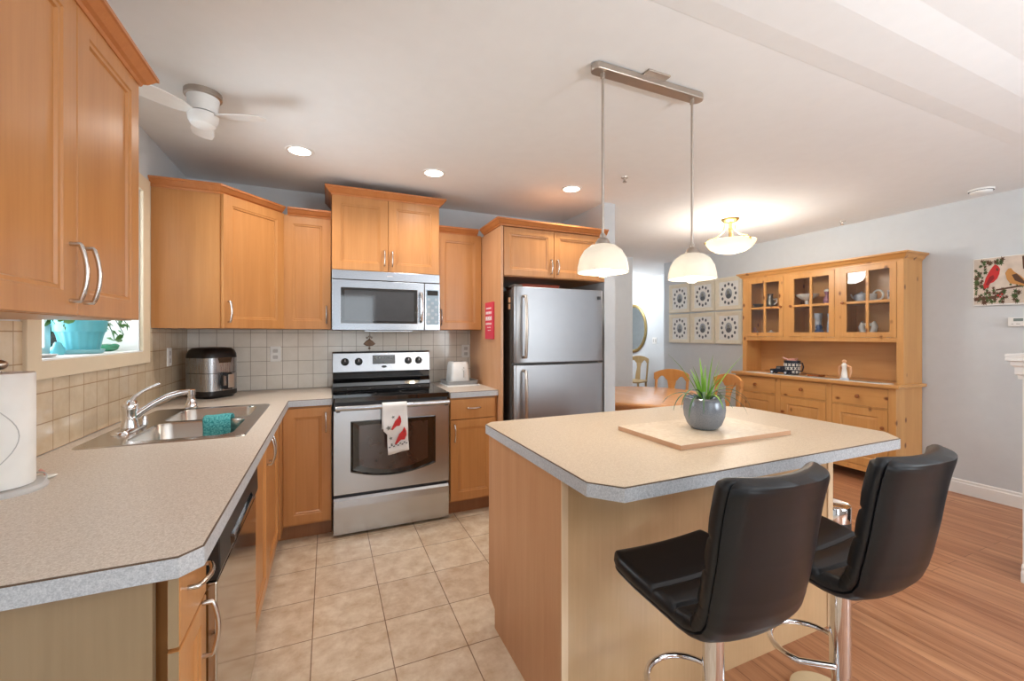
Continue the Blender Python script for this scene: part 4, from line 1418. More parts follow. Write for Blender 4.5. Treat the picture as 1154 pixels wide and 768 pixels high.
def stool(x, y, label):
    t = thing('bar_stool', label, 'bar stool', (x, y, 0), 'bar stools at the island')
    # side profile (y forward, z up), from front lip to top of the back
    prof = [(0.222, 0.630), (0.195, 0.634), (0.15, 0.628), (0.10, 0.622), (0.05, 0.616), (0.0, 0.610), (-0.045, 0.605), (-0.080, 0.606), (-0.110, 0.613), (-0.136, 0.629), (-0.156, 0.655), (-0.170, 0.69), (-0.180, 0.73), (-0.188, 0.775), (-0.196, 0.82), (-0.203, 0.87), (-0.211, 0.92), (-0.220, 0.965), (-0.230, 1.005), (-0.234, 1.018)]
    # dense resample
    P = []
    for i in range(len(prof) - 1):
        for k in range(10):
            a = k / 10
            P.append(Vector((prof[i][0] * (1 - a) + prof[i + 1][0] * a, prof[i][1] * (1 - a) + prof[i + 1][1] * a)))
    P.append(Vector(prof[-1]))
    n = len(P)
    S = [0.0]
    for i in range(1, n):
        S.append(S[-1] + (P[i] - P[i - 1]).length)
    T = S[-1]
    NT = 16

    def half(s):
        w = 0.190 - 0.021 * max(0, min(1, (s / T - 0.15) / 0.3))
        for d, r in ((s, 0.05), (T - s, 0.03)):
            if d < r:
                w -= r * (1 - math.sqrt(max(0, 1 - (1 - d / r) ** 2)))
        return w

    def pos(i, tt, off):
        s = S[i]
        a, b = P[max(0, i - 1)], P[min(n - 1, i + 1)]
        d = (b - a).normalized()
        nn = Vector((-d.y, d.x)) * -1.0      # towards the sitter
        if nn.y < 0 and s < T * 0.4:
            nn = -nn
        if s >= T * 0.4 and nn.x < 0:
            nn = -nn
        w = half(s)
        k = max(0.0, min(1.0, (s / T - 0.30) / 0.28))
        wrap = 0.042 * k * (tt * tt)
        p = P[i] + nn * off
        return (w * tt, p.x + wrap, p.y + (1 - k) * 0.008 * tt * tt)
    grooves = [0.235, 0.335, 0.44, 0.565, 0.69, 0.80]

    def pad(i, tt):
        g = S[i] / T
        e = min(1.0, (1 - abs(tt)) / 0.09)
        t_ = 0.010 + 0.028 * math.sqrt(max(0, 1 - (1 - e) ** 2))
        m = min(abs(g - q) for q in grooves)
        t_ *= 0.58 + 0.27 * min(1.0, math.sqrt(m / 0.010)) + 0.15 * min(1.0, math.sqrt(m / 0.05))
        t_ *= min(1.0, math.sqrt(max(0.0, min(g, 1 - g) / 0.03)))
        return t_ + 0.004
    ts = [-1, -0.97, -0.93, -0.88] + [-0.8 + 1.6 * k / 10 for k in range(11)] + [0.88, 0.93, 0.97, 1]
    split = int(n * 0.46)
    for nm, i0, i1 in (('seat', 0, split), ('backrest', split, n - 1)):
        b = MB()
        top = [[b.v(*pos(i, tt * 1.02, pad(i, tt))) for tt in ts] for i in range(i0, i1 + 1)]
        bot = [[b.v(*pos(i, tt * 1.0, 0.002)) for tt in ts] for i in range(i0, i1 + 1)]
        L = len(top)
        for i in range(L - 1):
            for k in range(len(ts) - 1):
                b.f([top[i][k], top[i][k + 1], top[i + 1][k + 1], top[i + 1][k]])
                b.f([bot[i][k], bot[i + 1][k], bot[i + 1][k + 1], bot[i][k + 1]])
            for k in (0, len(ts) - 1):
                b.f([top[i][k], top[i + 1][k], bot[i + 1][k], bot[i][k]])
        for i in (0, L - 1):
            for k in range(len(ts) - 1):
                b.f([top[i][k], top[i][k + 1], bot[i][k + 1], bot[i][k]])
        b.build(nm, 'leather', t, smooth=True, local=True, angle=60)
    b = MB()
    top = [[b.v(*pos(i, tt * 0.965, 0.003)) for tt in ts] for i in range(n)]
    bot = [[b.v(*pos(i, tt * 1.0, -0.024 * math.sqrt(max(0.04, 1 - abs(tt) ** 10)))) for tt in ts] for i in range(n)]
    for i in range(n - 1):
        for k in range(len(ts) - 1):
            b.f([top[i][k], top[i][k + 1], top[i + 1][k + 1], top[i + 1][k]])
            b.f([bot[i][k], bot[i + 1][k], bot[i + 1][k + 1], bot[i][k + 1]])
        for k in (0, len(ts) - 1):
            b.f([top[i][k], top[i + 1][k], bot[i + 1][k], bot[i][k]])
    for i in (0, n - 1):
        for k in range(len(ts) - 1):
            b.f([top[i][k], top[i][k + 1], bot[i][k + 1], bot[i][k]])
    b.build('back_shell', 'leather', t, smooth=True, local=True, angle=60)
    MB().lathe([(0.205, 0.0), (0.205, 0.006), (0.19, 0.014), (0.10, 0.026), (0.04, 0.036), (0.032, 0.05)], 0, 0, 0, 48).build('base', 'chrome', t, smooth=True, local=True)
    MB().lathe([(0.024, 0.04), (0.024, 0.30)], 0, 0, 0, 24).build('pole', 'chrome', t, smooth=True, local=True)
    MB().lathe([(0.026, 0.27), (0.029, 0.272), (0.029, 0.585), (0.05, 0.59)], 0, 0, 0, 28).build('pole_sleeve', 'chrome', t, smooth=True, local=True)
    MB().box(-0.08, 0.08, -0.08, 0.08, 0.583, 0.597).build('seat_plate', 'blackplastic', t, local=True)
    f = MB()
    pts = [(-0.03, 0.0, 0.30)]
    for k in range(19):
        a = radians(200 - 220 * k / 18)
        pts.append((0.115 * cos(a), 0.10 + 0.105 * sin(a), 0.30))
    pts.append((0.03, 0.0, 0.30))
    f.tube(pts, 0.0095, 10)
    f.build('footrest', 'chrome', t, smooth=True, local=True, angle=60)
    return t


s1 = stool(0.985, 0.857, 'black leather bar stool with chrome pole, nearer the sink side of the island')
s2 = dup(s1, (1.492, 0.815, 0), 'black leather bar stool with chrome pole, nearer the pine dresser', rotz=radians(2))


def floor_bits():
    t = thing('waste_bin', 'slim round steel bin on the floor at the island end', 'bin', (2.275, 1.285, 0))
    MB().lathe([(0.076, 0), (0.078, 0.004), (0.080, 0.40), (0.0805, 0.44)], 2.275, 1.285, 0, 32).build('body', 'darkgrey', t, smooth=True)
    MB().lathe([(0.0815, 0.44), (0.082, 0.505), (0.079, 0.512), (0.072, 0.508), (0.0, 0.506)], 2.275, 1.285, 0, 32).build('lid', 'chrome', t, smooth=True)
    m = MB().lathe([(0.10, 0), (0.103, 0.005), (0.101, 0.020), (0.094, 0.023), (0.0, 0.024)], 1.675, 0.975, 0, 36)
    tag(m.build('floor_pad', 'cream', None, smooth=True, loc=(1.675, 0.975, 0)), 'flat round cream pad on the wood floor beside the stool pole', 'pad')


floor_bits()


# ------------------------------------------------------------------ pine dresser and what it holds
def dresser():
    t = thing('pine_dresser', 'knotty pine dresser with glazed top against the right wall', 'dresser', (4.68, 2.79, 0))
    y0, y1 = 2.012, 3.568
    XF, XU, XB = 4.47, 4.59, RX - 0.006
    # base
    b = MB()
    b.box(XF + 0.02, XB, y0, y0 + 0.022, 0.0, 0.875).box(XF + 0.02, XB, y1 - 0.022, y1, 0.0, 0.875)
    b.box(XF + 0.025, XB, y0 + 0.022, y1 - 0.022, 0.13, 0.15).box(XB - 0.012, XB, y0 + 0.022, y1 - 0.022, 0.13, 0.875)
    b.build('base_carcass', 'pine', t)
    # face frame
    f = MB()
    holes = []
    ys = [(2.067, 2.515), (2.567, 3.023), (3.082, 3.527)]
    for a, c in ys:
        holes.append([(a, 0.69), (c, 0.69), (c, 0.862), (a, 0.862)])
        holes.append([(a, 0.145), (c, 0.145), (c, 0.68), (a, 0.68)])
    foot = [(y0, 0), (y0 + 0.075, 0), (y0 + 0.085, 0.03), (y0 + 0.13, 0.085), (y0 + 0.16, 0.095), (y1 - 0.16, 0.095), (y1 - 0.13, 0.085), (y1 - 0.085, 0.03), (y1 - 0.075, 0), (y1, 0), (y1, 0.875), (y0, 0.875)]
    f.plate(foot, holes, XF, XF + 0.022, 'x')
    f.build('face_frame', 'pine', t, bevel=0.001)
    for a, c in ys:
        d = door(t, (XF + 0.018, c - 0.003, 0.693), (0, -1, 0), NX, c - a - 0.006, 0.166, 'pine_h', flat=True, name='drawer')
        k = MB(frame_at((XF - 0.002, (a + c) / 2, 0.776), (0, -1, 0), NX))
        k.lathe([(0.008, 0), (0.008, 0.012), (0.018, 0.020), (0.017, 0.030), (0.006, 0.034)], 0, 0, 0, 16)
        k.build('knob', 'pine_knob', d, smooth=True)
        m4 = frame_at((XF + 0.018, c - 0.003, 0.148), (0, -1, 0), NX)
        mb = MB(m4)
        w, h = c - a - 0.006, 0.529
        s = 0.07

        def ring(i, z):
            return [(i, i, z), (w - i, i, z), (w - i, h - i, z), (i, h - i, z)]
        mb.loft([ring(0, 0), ring(0, 0.019), ring(0.001, 0.02), ring(s, 0.02), ring(s + 0.008, 0.010), ring(s + 0.03, 0.016)])
        dd = mb.build('door', 'pine', t)
        side = c - 0.03 if a > 2.1 else a + 0.45
        k = MB(frame_at((XF - 0.002, a + 0.035 if a < 2.3 else c - 0.035, 0.52), (0, -1, 0), NX))
        k.lathe([(0.007, 0), (0.007, 0.010), (0.015, 0.018), (0.014, 0.026), (0.005, 0.03)], 0, 0, 0, 14)
        k.build('knob', 'pine_knob', dd, smooth=True)
    # top board
    p = MB()
    p.plate([(XF - 0.035, y0 - 0.035), (XB, y0 - 0.035), (XB, y1 + 0.035), (XF - 0.035, y1 + 0.035)], [], 0.876, 0.904)
    p.build('top_board', 'pine_h', t, bevel=0.006, seg=3)
    # upper carcass
    u = MB()
    for a, c in ((y0, y0 + 0.022), (y1 - 0.022, y1)):
        u.box(XU + 0.02, XB, a, c, 0.904, 2.03)
    u.box(XU + 0.02, XB, y0 + 0.022, y1 - 0.022, 2.01, 2.03)
    u.box(XU + 0.022, XB, y0 + 0.022, y1 - 0.022, 1.285, 1.305)
    for y in (2.53, 3.037):
        u.box(XU + 0.03, XB, y - 0.01, y + 0.01, 1.305, 2.01)
    u.build('upper_carcass', 'pine', t)
    u = MB()
    u.box(XU + 0.05, XB - 0.014, y0 + 0.024, 2.518, 1.632, 1.648).box(XU + 0.05, XB - 0.014, 2.542, 3.025, 1.632, 1.648).box(XU + 0.05, XB - 0.014, 3.049, y1 - 0.024, 1.632, 1.648)
    u.build('inner_shelf', 'pine', t)
    MB().box(XB - 0.012, XB - 0.001, y0 + 0.022, y1 - 0.022, 0.906, 2.01).build('back_boards', 'pine_in', t)
    yd = [(2.061, 2.504), (2.559, 3.006), (3.069, 3.509)]
    f = MB()
    hs = [[(a, 1.314), (c, 1.314), (c, 1.985), (a, 1.985)] for a, c in yd]
    hs.append([(y0 + 0.05, 0.9045), (y1 - 0.05, 0.9045), (y1 - 0.05, 1.272), (y0 + 0.05, 1.272)])
    f.plate([(y0, 0.904), (y1, 0.904), (y1, 2.03), (y0, 2.03)], hs, XU, XU + 0.02, 'x')
    f.build('upper_face_frame', 'pine', t, bevel=0.001)
    for a, c in yd:
        m4 = frame_at((XU + 0.016, c - 0.002, 1.316), (0, -1, 0), NX)
        w, h = c - a - 0.004, 0.667
        g = MB(m4)
        s, mu = 0.048, 0.011
        mx, my = w / 2, h * 0.495
        hl = []
        for x0, x1 in ((s, mx - mu), (mx + mu, w - s)):
            for z0, z1 in ((s, my - mu), (my + mu, h - s)):
                hl.append([(x0, z0), (x1, z0), (x1, z1), (x0, z1)])
        g.plate([(0, 0), (w, 0), (w, h), (0, h)], hl, 0, 0.02)
        d = g.build('glazed_door', 'pine', t, bevel=0.001)
        g = MB(m4)
        g.box(s - 0.005, w - s + 0.005, s - 0.005, h - s + 0.005, 0.006, 0.009)
        g.build('pane', 'glass', d)
        kx = w - 0.022 if a > 3.04 else 0.022
        k = MB(m4 @ Matrix.Translation((kx, my, 0.02)))
        k.lathe([(0.006, 0), (0.006, 0.008), (0.014, 0.016), (0.013, 0.024), (0.004, 0.027)], 0, 0, 0, 14)
        k.build('knob', 'pine_knob', d, smooth=True)
    cr = MB()
    cr.sweep([(XB, y1), (XU, y1), (XU, y0), (XB, y0)], [(-(-0.02), 2.005), (-0.002, 2.005)] and [(-0.02, 2.0), (0.003, 2.0), (0.006, 2.012), (0.016, 2.018), (0.030, 2.04), (0.045, 2.05), (0.050, 2.052), (0.050, 2.066), (-0.02, 2.066)][::1])
    cr.build('crown_moulding', 'pine_h', t)
    MB().box(XU - 0.02, XB, y0 - 0.02, y1 + 0.02, 2.056, 2.064).build('top_panel', 'pine', t)

    # ------ what stands inside and on it
    X = 4.73
    S1, S0, ST = 1.6485, 1.3055, 0.9045

    def lathed(name, prof, y, z, mat, label, cat, x=X, seg=24, group=None, extra=None, sx=1, sy=1):
        q = thing(name, label, cat, (x, y, z), group)
        MB().lathe(prof, x, y, z, seg, sx=sx, sy=sy).build('body', mat, q, smooth=True, angle=50)
        if extra:
            extra(q, x, y, z)
        return q

    def spout_handle(mat, sy=1, rr=0.035, zz=0.05, sp=True):
        def go(q, x, y, z):
            MB().tube([(x, y - sy * rr, z + zz * 1.3), (x, y - sy * (rr + 0.035), z + zz * 1.4), (x, y - sy * (rr + 0.04), z + zz * 0.8), (x, y - sy * rr, z + zz * 0.5)], 0.006, 8).build('handle', mat, q, smooth=True)
            if sp:
                MB().tube([(x, y + sy * rr * 0.9, z + zz * 0.6), (x, y + sy * (rr + 0.025), z + zz), (x, y + sy * (rr + 0.04), z + zz * 1.6)], [0.012, 0.008, 0.006], 8).build('spout', mat, q, smooth=True)
        return go
    # left-hand cupboard
    lathed('pitcher', [(0.035, 0), (0.048, 0.02), (0.05, 0.06), (0.032, 0.11), (0.026, 0.14), (0.034, 0.165), (0.03, 0.165)], 3.32, S1, 'pewter', 'grey and white pitcher on the upper shelf behind the left glazed door', 'pitcher', extra=spout_handle('porcelain', 1, 0.04, 0.075, False))
    lathed('bowl', [(0.02, 0), (0.025, 0.005), (0.045, 0.03), (0.06, 0.055), (0.057, 0.055), (0.02, 0.008)], 3.47, S1, 'pewter', 'small grey bowl on the upper shelf beside the grey and white pitcher', 'bowl')
    lathed('teapot', [(0.035, 0), (0.055, 0.015), (0.062, 0.04), (0.05, 0.062), (0.02, 0.07), (0.008, 0.085), (0.002, 0.087)], 3.31, S0, 'porcelain', 'small white and pink teapot on the lower shelf behind the left glazed door', 'teapot', extra=spout_handle('pink', -1, 0.058, 0.045))
    q = lathed('figurine', [(0.025, 0), (0.03, 0.01), (0.018, 0.03), (0.022, 0.06), (0.012, 0.085), (0.016, 0.10), (0.012, 0.118), (0.0, 0.122)], 3.515, S0, 'pink', 'pale pink figurine on the lower shelf at the far left cupboard end', 'figurine')
    q = lathed('swan_figurine', [(0.02, 0), (0.032, 0.015), (0.028, 0.03), (0.008, 0.04)], 3.435, S0, 'porcelain', 'little white bird figurine between pink figurine and white teapot', 'figurine', extra=lambda q, x, y, z: MB().tube([(x, y + 0.02, z + 0.02), (x, y + 0.035, z + 0.05), (x, y + 0.05, z + 0.075)], [0.01, 0.007, 0.006], 8).build('neck', 'porcelain', q, smooth=True) and None)
    # middle cupboard
    q = thing('pedestal_dish', 'white scalloped pedestal dish behind the middle glazed door', 'dish', (X, 2.905, S1))
    n = 48
    b = MB()
    b.loft([[(X + r * (1 + wv * cos(8 * 2 * pi * k / n)) * cos(2 * pi * k / n), 2.905 + r * (1 + wv * cos(8 * 2 * pi * k / n)) * sin(2 * pi * k / n), S1 + z) for k in range(n)] for r, z, wv in ((0.045, 0, 0), (0.045, 0.008, 0), (0.018, 0.02, 0), (0.016, 0.055, 0), (0.05, 0.07, 0.03), (0.09, 0.10, 0.06), (0.104, 0.125, 0.08), (0.098, 0.126, 0.08), (0.05, 0.085, 0.02))])
    b.build('body', 'porcelain', q, smooth=True)
    lathed('vase', [(0.03, 0), (0.04, 0.03), (0.03, 0.07), (0.018, 0.10), (0.03, 0.135), (0.024, 0.135)], 2.703, S1, 'purple', 'plum and white vase right of the scalloped dish', 'vase', extra=lambda q, x, y, z: MB().ball((x, y, z + 0.145), 0.03, 12, 8, sz=0.7).build('blossom', 'porcelain', q, smooth=True) and None)
    lathed('vase', [(0.03, 0), (0.03, 0.20), (0.036, 0.21), (0.036, 0.26), (0.028, 0.26)], 2.822, S0, 'bluepor', 'tall pale blue cylinder vase on the lower middle shelf', 'vase', x=X + 0.05)
    lathed('jar', [(0.035, 0), (0.05, 0.015), (0.055, 0.04), (0.04, 0.075), (0.024, 0.09), (0.03, 0.11), (0.02, 0.135), (0.0, 0.14)], 2.748, S0, 'deepblue', 'cobalt blue jar in front of the pale blue cylinder vase', 'jar', x=X - 0.06)
    lathed('vase', [(0.03, 0), (0.036, 0.02), (0.034, 0.12), (0.026, 0.2), (0.032, 0.25), (0.026, 0.25)], 2.670, S0, 'bluepor', 'blue and white vase at the right of the lower middle shelf', 'vase')
    lathed('small_basket', [(0.03, 0), (0.04, 0.01), (0.045, 0.03), (0.042, 0.03), (0.03, 0.012)], 2.875, S0, 'lace', 'small pale basket on the lower middle shelf left of the cobalt jar', 'basket', x=X - 0.06)
    # right-hand cupboard
    lathed('teapot', [(0.035, 0), (0.04, 0.01), (0.06, 0.04), (0.058, 0.075), (0.035, 0.09), (0.01, 0.1), (0.002, 0.11)], 2.400, S1, 'bluepor', 'blue and white teapot on the upper shelf behind the right glazed door', 'teapot', extra=spout_handle('porcelain', 1, 0.05, 0.055))
    q = thing('mug', 'white mug with a large ring handle right of the blue teapot', 'mug', (X, 2.27, S1))
    MB().lathe([(0.03, 0), (0.036, 0.008), (0.038, 0.075), (0.034, 0.075), (0.03, 0.012)], X - 0.06, 2.285, S1, 24).build('body', 'porcelain', q, smooth=True)
    MB().tube([(X - 0.07, 2.232 + 0.04 * cos(a), S1 + 0.058 + 0.045 * sin(a)) for a in [2 * pi * k / 20 for k in range(20)]], 0.009, 8, True).build('handle', 'porcelain', q, smooth=True)
    q = thing('name_card', 'small white card standing at the right end of the upper shelf', 'card', (X, 2.17, S1))
    MB().box(X - 0.02, X - 0.014, 2.15, 2.185, S1, S1 + 0.10).build('card', 'whiteprint', q)
    MB().box(X - 0.0205, X - 0.0195, 2.16, 2.175, S1 + 0.04, S1 + 0.085).build('print', 'dkprint', q)
    q = thing('bird_figurine', 'white pair-of-birds figurine on the lower shelf behind the right glazed door', 'figurine', (X, 2.345, S0))
    b = MB()
    for s in (-1, 1):
        b.tube([(X, 2.345 + s * 0.02, S0 + 0.014), (X, 2.345 + s * 0.04, S0 + 0.05), (X, 2.345 + s * 0.055, S0 + 0.11), (X, 2.345 + s * 0.042, S0 + 0.15), (X, 2.345 + s * 0.018, S0 + 0.14), (X, 2.345 + s * 0.016, S0 + 0.115)], [0.022, 0.026, 0.026, 0.02, 0.014, 0.008], 10)
    b.build('birds', 'porcelain', q, smooth=True)
    MB().lathe([(0.06, 0), (0.062, 0.008), (0.04, 0.015), (0, 0.016)], X, 2.345, S0, 24).build('foot', 'porcelain', q, smooth=True)
    lathed('cup', [(0.016, 0), (0.02, 0.01), (0.022, 0.035), (0.018, 0.035), (0.015, 0.01)], 2.185, S0, 'porcelain', 'tiny white cup at the right end of the lower shelf', 'cup')
    # on the open top
    r = MB()
    r.prism([(4.455, 2.10), (4.56, 2.07), (4.57, 2.30), (4.575, 2.7), (4.57, 3.1), (4.565, 3.40), (4.47, 3.44), (4.452, 3.3), (4.46, 2.8), (4.452, 2.4)], ST, ST + 0.004, 'z')
    q = thing('table_runner', 'grey and white lace runner along the top of the pine dresser base', 'runner', (4.51, 2.75, ST))
    r.build('lace', 'lace', q)
    MB().box(4.488, 4.545, 2.14, 3.2, ST + 0.003, ST + 0.0055).build('weave', 'lace_dk', q)
    # black toy van
    q = thing('toy_car', 'black vintage toy delivery van at the left of the dresser top', 'toy car', (4.53, 3.06, ST + 0.0055))
    z = ST + 0.0055
    b = MB()
    b.prism([(3.165, z + 0.018), (3.17, z + 0.05), (3.10, z + 0.058), (3.095, z + 0.085), (3.03, z + 0.088), (3.028, z + 0.05), (2.955, z + 0.045), (2.955, z + 0.018)], 4.505, 4.56, 'x')
    b.build('body', 'navy', q, bevel=0.005)
    MB().box(4.503, 4.562, 3.05, 3.085, z + 0.058, z + 0.078).build('cab_window', 'pewter', q)
    for y in (3.135, 2.985):
        for x in (4.498, 4.563):
            w = MB(Matrix.Translation((x, y, z + 0.021)) @ Matrix.Rotation(radians(90), 4, 'Y'))
            w.lathe([(0.021, -0.006), (0.0215, 0), (0.021, 0.006)], seg=18)
            wo = w.build('wheel', 'navy', q, smooth=True)
            w = MB(Matrix.Translation((x, y, z + 0.021)) @ Matrix.Rotation(radians(90), 4, 'Y'))
            w.lathe([(0.012, -0.0075), (0.012, 0.0075)], seg=14)
            w.build('hubcap', 'bluepor', wo)
    # patterned mug behind it
    q = thing('teapot', 'black and white floral tea pot with black handle behind the toy van', 'teapot', (4.66, 3.05, ST))
    z = ST + 0.0005
    MB().lathe([(0.06, 0), (0.068, 0.01), (0.075, 0.10), (0.075, 0.135), (0.08, 0.14), (0.08, 0.150), (0.06, 0.152)], 4.66, 3.02, z, 28).build('body', 'navy', q, smooth=True)
    b = MB()
    random.seed(3)
    for k in range(13):
        for j in range(3):
            a = 2 * pi * (k + 0.5 * (j % 2)) / 13
            rr = 0.0700 + 0.002 * j
            for (da, dz) in ((0, 0), (0.10, 0.009), (-0.10, 0.009), (0.10, -0.009), (-0.10, -0.009)):
                b.ball((4.66 + rr * cos(a + da), 3.02 + rr * sin(a + da), z + 0.03 + j * 0.038 + dz), 0.0068, 6, 4)
    b.build('flower_print', 'porcelain', q, smooth=True)
    MB().tube([(4.65, 2.945, z + 0.125), (4.64, 2.90, z + 0.13), (4.635, 2.885, z + 0.09), (4.64, 2.90, z + 0.045), (4.65, 2.95, z + 0.03)], 0.007, 8).build('handle', 'navy', q, smooth=True)
    b = MB()
    b.ball((4.66, 3.02, z + 0.155), 0.05, 14, 6, sz=0.4)
    b.tube([(4.65, 2.99, z + 0.16), (4.64, 2.95, z + 0.175)], 0.008, 6)
    b.tube([(4.65, 3.06, z + 0.16), (4.64, 3.11, z + 0.18)], 0.009, 6)
    b.build('lid', 'pink', q, smooth=True)
    b = MB().box(4.62, 4.72, 2.72, 2.84, ST, ST + 0.02)
    tag(b.build('wooden_box', 'pine_knob', None, bevel=0.003, loc=(4.67, 2.78, ST)), 'flat dark wooden block on the dresser top right of the black teapot', 'box')
    # angel
    q = thing('angel_figurine', 'peach angel figurine on the lace runner', 'figurine', (4.53, 2.44, ST + 0.0055))
    z = ST + 0.0055
    MB().lathe([(0.036, 0), (0.036, 0.012), (0.03, 0.016)], 4.53, 2.44, z, 20).build('plinth', 'bluepor', q, smooth=True)
    MB().lathe([(0.028, 0.016), (0.024, 0.06), (0.017, 0.11), (0.024, 0.14), (0.012, 0.155), (0.010, 0.16)], 4.53, 2.44, z, 18).build('gown', 'porcelain', q, smooth=True)
    MB().ball((4.53, 2.44, z + 0.175), 0.018, 14, 10).build('head', 'skin', q, smooth=True)
    for s in (-1, 1):
        MB().tube([(4.535, 2.44 + s * 0.018, z + 0.135), (4.54, 2.44 + s * 0.045, z + 0.12), (4.54, 2.44 + s * 0.05, z + 0.07), (4.535, 2.44 + s * 0.042, z + 0.02)], [0.011, 0.012, 0.009, 0.004], 8).build('wing', 'skin', q, smooth=True)


dresser()


# ------------------------------------------------------------------ dining and hall
def dining():
    cx, cy = 2.98, 3.42
    t = thing('dining_table', 'round orange wooden dining table behind the island', 'dining table', (cx, cy, 0))
    MB().lathe([(0.62, 0.695), (0.655, 0.70), (0.665, 0.715), (0.66, 0.728), (0.64, 0.732)], cx, cy, 0, 72).build('tabletop', 'orange', t, smooth=True, angle=30)
    MB().lathe([(0.50, 0.62), (0.50, 0.695)], cx, cy, 0, 48).build('apron', 'orange', t, smooth=True)
    MB().lathe([(0.06, 0.07), (0.09, 0.10), (0.07, 0.2), (0.05, 0.3), (0.08, 0.45), (0.06, 0.55), (0.11, 0.62)], cx, cy, 0, 28).build('pedestal', 'orange', t, smooth=True)
    for k in range(4):
        a = radians(45 + 90 * k)
        MB().tube([(cx + 0.04 * cos(a), cy + 0.04 * sin(a), 0.16), (cx + 0.2 * cos(a), cy + 0.2 * sin(a), 0.10), (cx + 0.36 * cos(a), cy + 0.36 * sin(a), 0.032)], [0.045, 0.035, 0.028], 10).build('leg', 'orange', t, smooth=True)

    def chair(x, y, ang, label, group, mat, nm='dining_chair'):
        """back stands at the local origin, sitter faces +x"""
        q = thing(nm, label, 'chair', (x, y, 0), group, ang)
        s = MB()
        s.loft([[(p[0], p[1], z) for p in rrect(0.0 + i, 0.42 - i, -0.21 + i, 0.21 - i, 0.05)] for z, i in ((0.435, 0.006), (0.44, 0), (0.462, 0), (0.47, 0.01))])
        s.build('seat', mat, q, smooth=True, local=True)
        for sx, sy in ((0.37, 0.17), (0.37, -0.17), (0.03, 0.17), (0.03, -0.17)):
            MB().tube([(sx, sy, 0.44), (sx, sy * 1.04, 0.2), (sx + (0.02 if sx > 0.1 else -0.03), sy * 1.08, 0.0)], [0.02, 0.019, 0.015], 10).build('leg', mat, q, smooth=True, local=True)
        for sy in (-1, 1):
            MB().tube([(0.02, 0.175 * sy, 0.44), (-0.01, 0.18 * sy, 0.65), (-0.045, 0.182 * sy, 0.86)], [0.018, 0.017, 0.017], 10).build('back_post', mat, q, smooth=True, local=True)
        r = MB()
        n = 20
        top, bot = [], []
        for k in range(n + 1):
            a = -1 + 2 * k / n
            yy = 0.205 * a
            zt = 0.925 - 0.055 * abs(a) ** 2.2
            zb = 0.79 + 0.0 * a
            if 0.30 < abs(a) < 0.80:
                zb = 0.79 + 0.05 * sin((abs(a) - 0.30) / 0.5 * pi)
            if abs(a) > 0.8:
                zb = 0.78 + 0.015 * (abs(a) - 0.8) / 0.2
            xx = -0.052 + 0.03 * a * a
            top.append((xx, yy, zt))
            bot.append((xx, yy, zb))
        loops = []
        for k in range(n + 1):
            x_, y_, zt = top[k]
            zb = bot[k][2]
            loops.append([(x_ - 0.013, y_, zb), (x_ + 0.013, y_, zb), (x_ + 0.011, y_, zt), (x_ - 0.015, y_, zt)])
        r.loft(loops)
        r.build('top_rail', mat, q, local=True, bevel=0.005, smooth=True)
        sp = MB()
        sp.loft([[(x_ - 0.007, -w, z), (x_ + 0.007, -w, z), (x_ + 0.007, w, z), (x_ - 0.007, w, z)] for x_, w, z in ((0.018, 0.05, 0.465), (0.0, 0.045, 0.58), (-0.03, 0.035, 0.70), (-0.05, 0.055, 0.80))])
        sp.build('splat', mat, q, local=True, bevel=0.003)
        return q
    a = chair(3.76, 3.88, math.atan2(cy - 3.88, cx - 3.76), 'honey oak dining chair, seen left of the plant leaves', 'dining chairs at the round table', 'chairwood')
    dup(a, (3.86, 3.20, 0), 'honey oak dining chair, seen right of the plant beside the dresser', rotz=math.atan2(cy - 3.12, cx - 3.86) + 0.12)
    chair(5.52, 6.55, radians(205), 'olive-brown wooden chair under the gold mirror in the hall', None, 'hallchair', 'hall_chair')
    # mirror
    my, mz, ry, rz = 7.03, 1.46, 0.42, 0.50
    t = thing('wall_mirror', 'oval gold-framed mirror on the hall wall', 'mirror', (HX, my, mz - rz))

    def ov(k, x):
        return [(x, my + ry * k * cos(2 * pi * i / 56), mz + rz * k * sin(2 * pi * i / 56)) for i in range(56)]
    b = MB()
    b.loft([ov(1.0, HX - 0.002), ov(1.0, HX - 0.02), ov(0.95, HX - 0.035), ov(0.89, HX - 0.03), ov(0.87, HX - 0.014)], False, False)
    b.build('frame', 'gold', t, smooth=True)
    b = MB()
    b.loft([ov(0.88, HX - 0.012), ov(0.88, HX - 0.014)])
    b.build('mirror_glass', 'mirror', t)
    # light switch in the hall
    t = thing('light_switch', 'white light switch on the hall wall right of the mirror', 'switch', (HX - 0.004, 6.40, 1.22))
    MB().box(HX - 0.007, HX - 0.0005, 6.34, 6.46, 1.16, 1.28).build('cover_plate', 'whiteplastic', t, bevel=0.002)
    MB().box(HX - 0.011, HX - 0.006, 6.36, 6.385, 1.19, 1.25).build('rocker', 'papergrey', t)
    MB().box(HX - 0.011, HX - 0.006, 6.415, 6.44, 1.19, 1.25).build('rocker', 'papergrey', t)

    # six family-portrait frames
    ys = [4.865, 4.435, 4.010]
    zs = [1.885, 1.430]
    names = {(0, 0): 'left', (1, 0): 'middle', (2, 0): 'right', (0, 1): 'left', (1, 1): 'middle', (2, 1): 'right'}
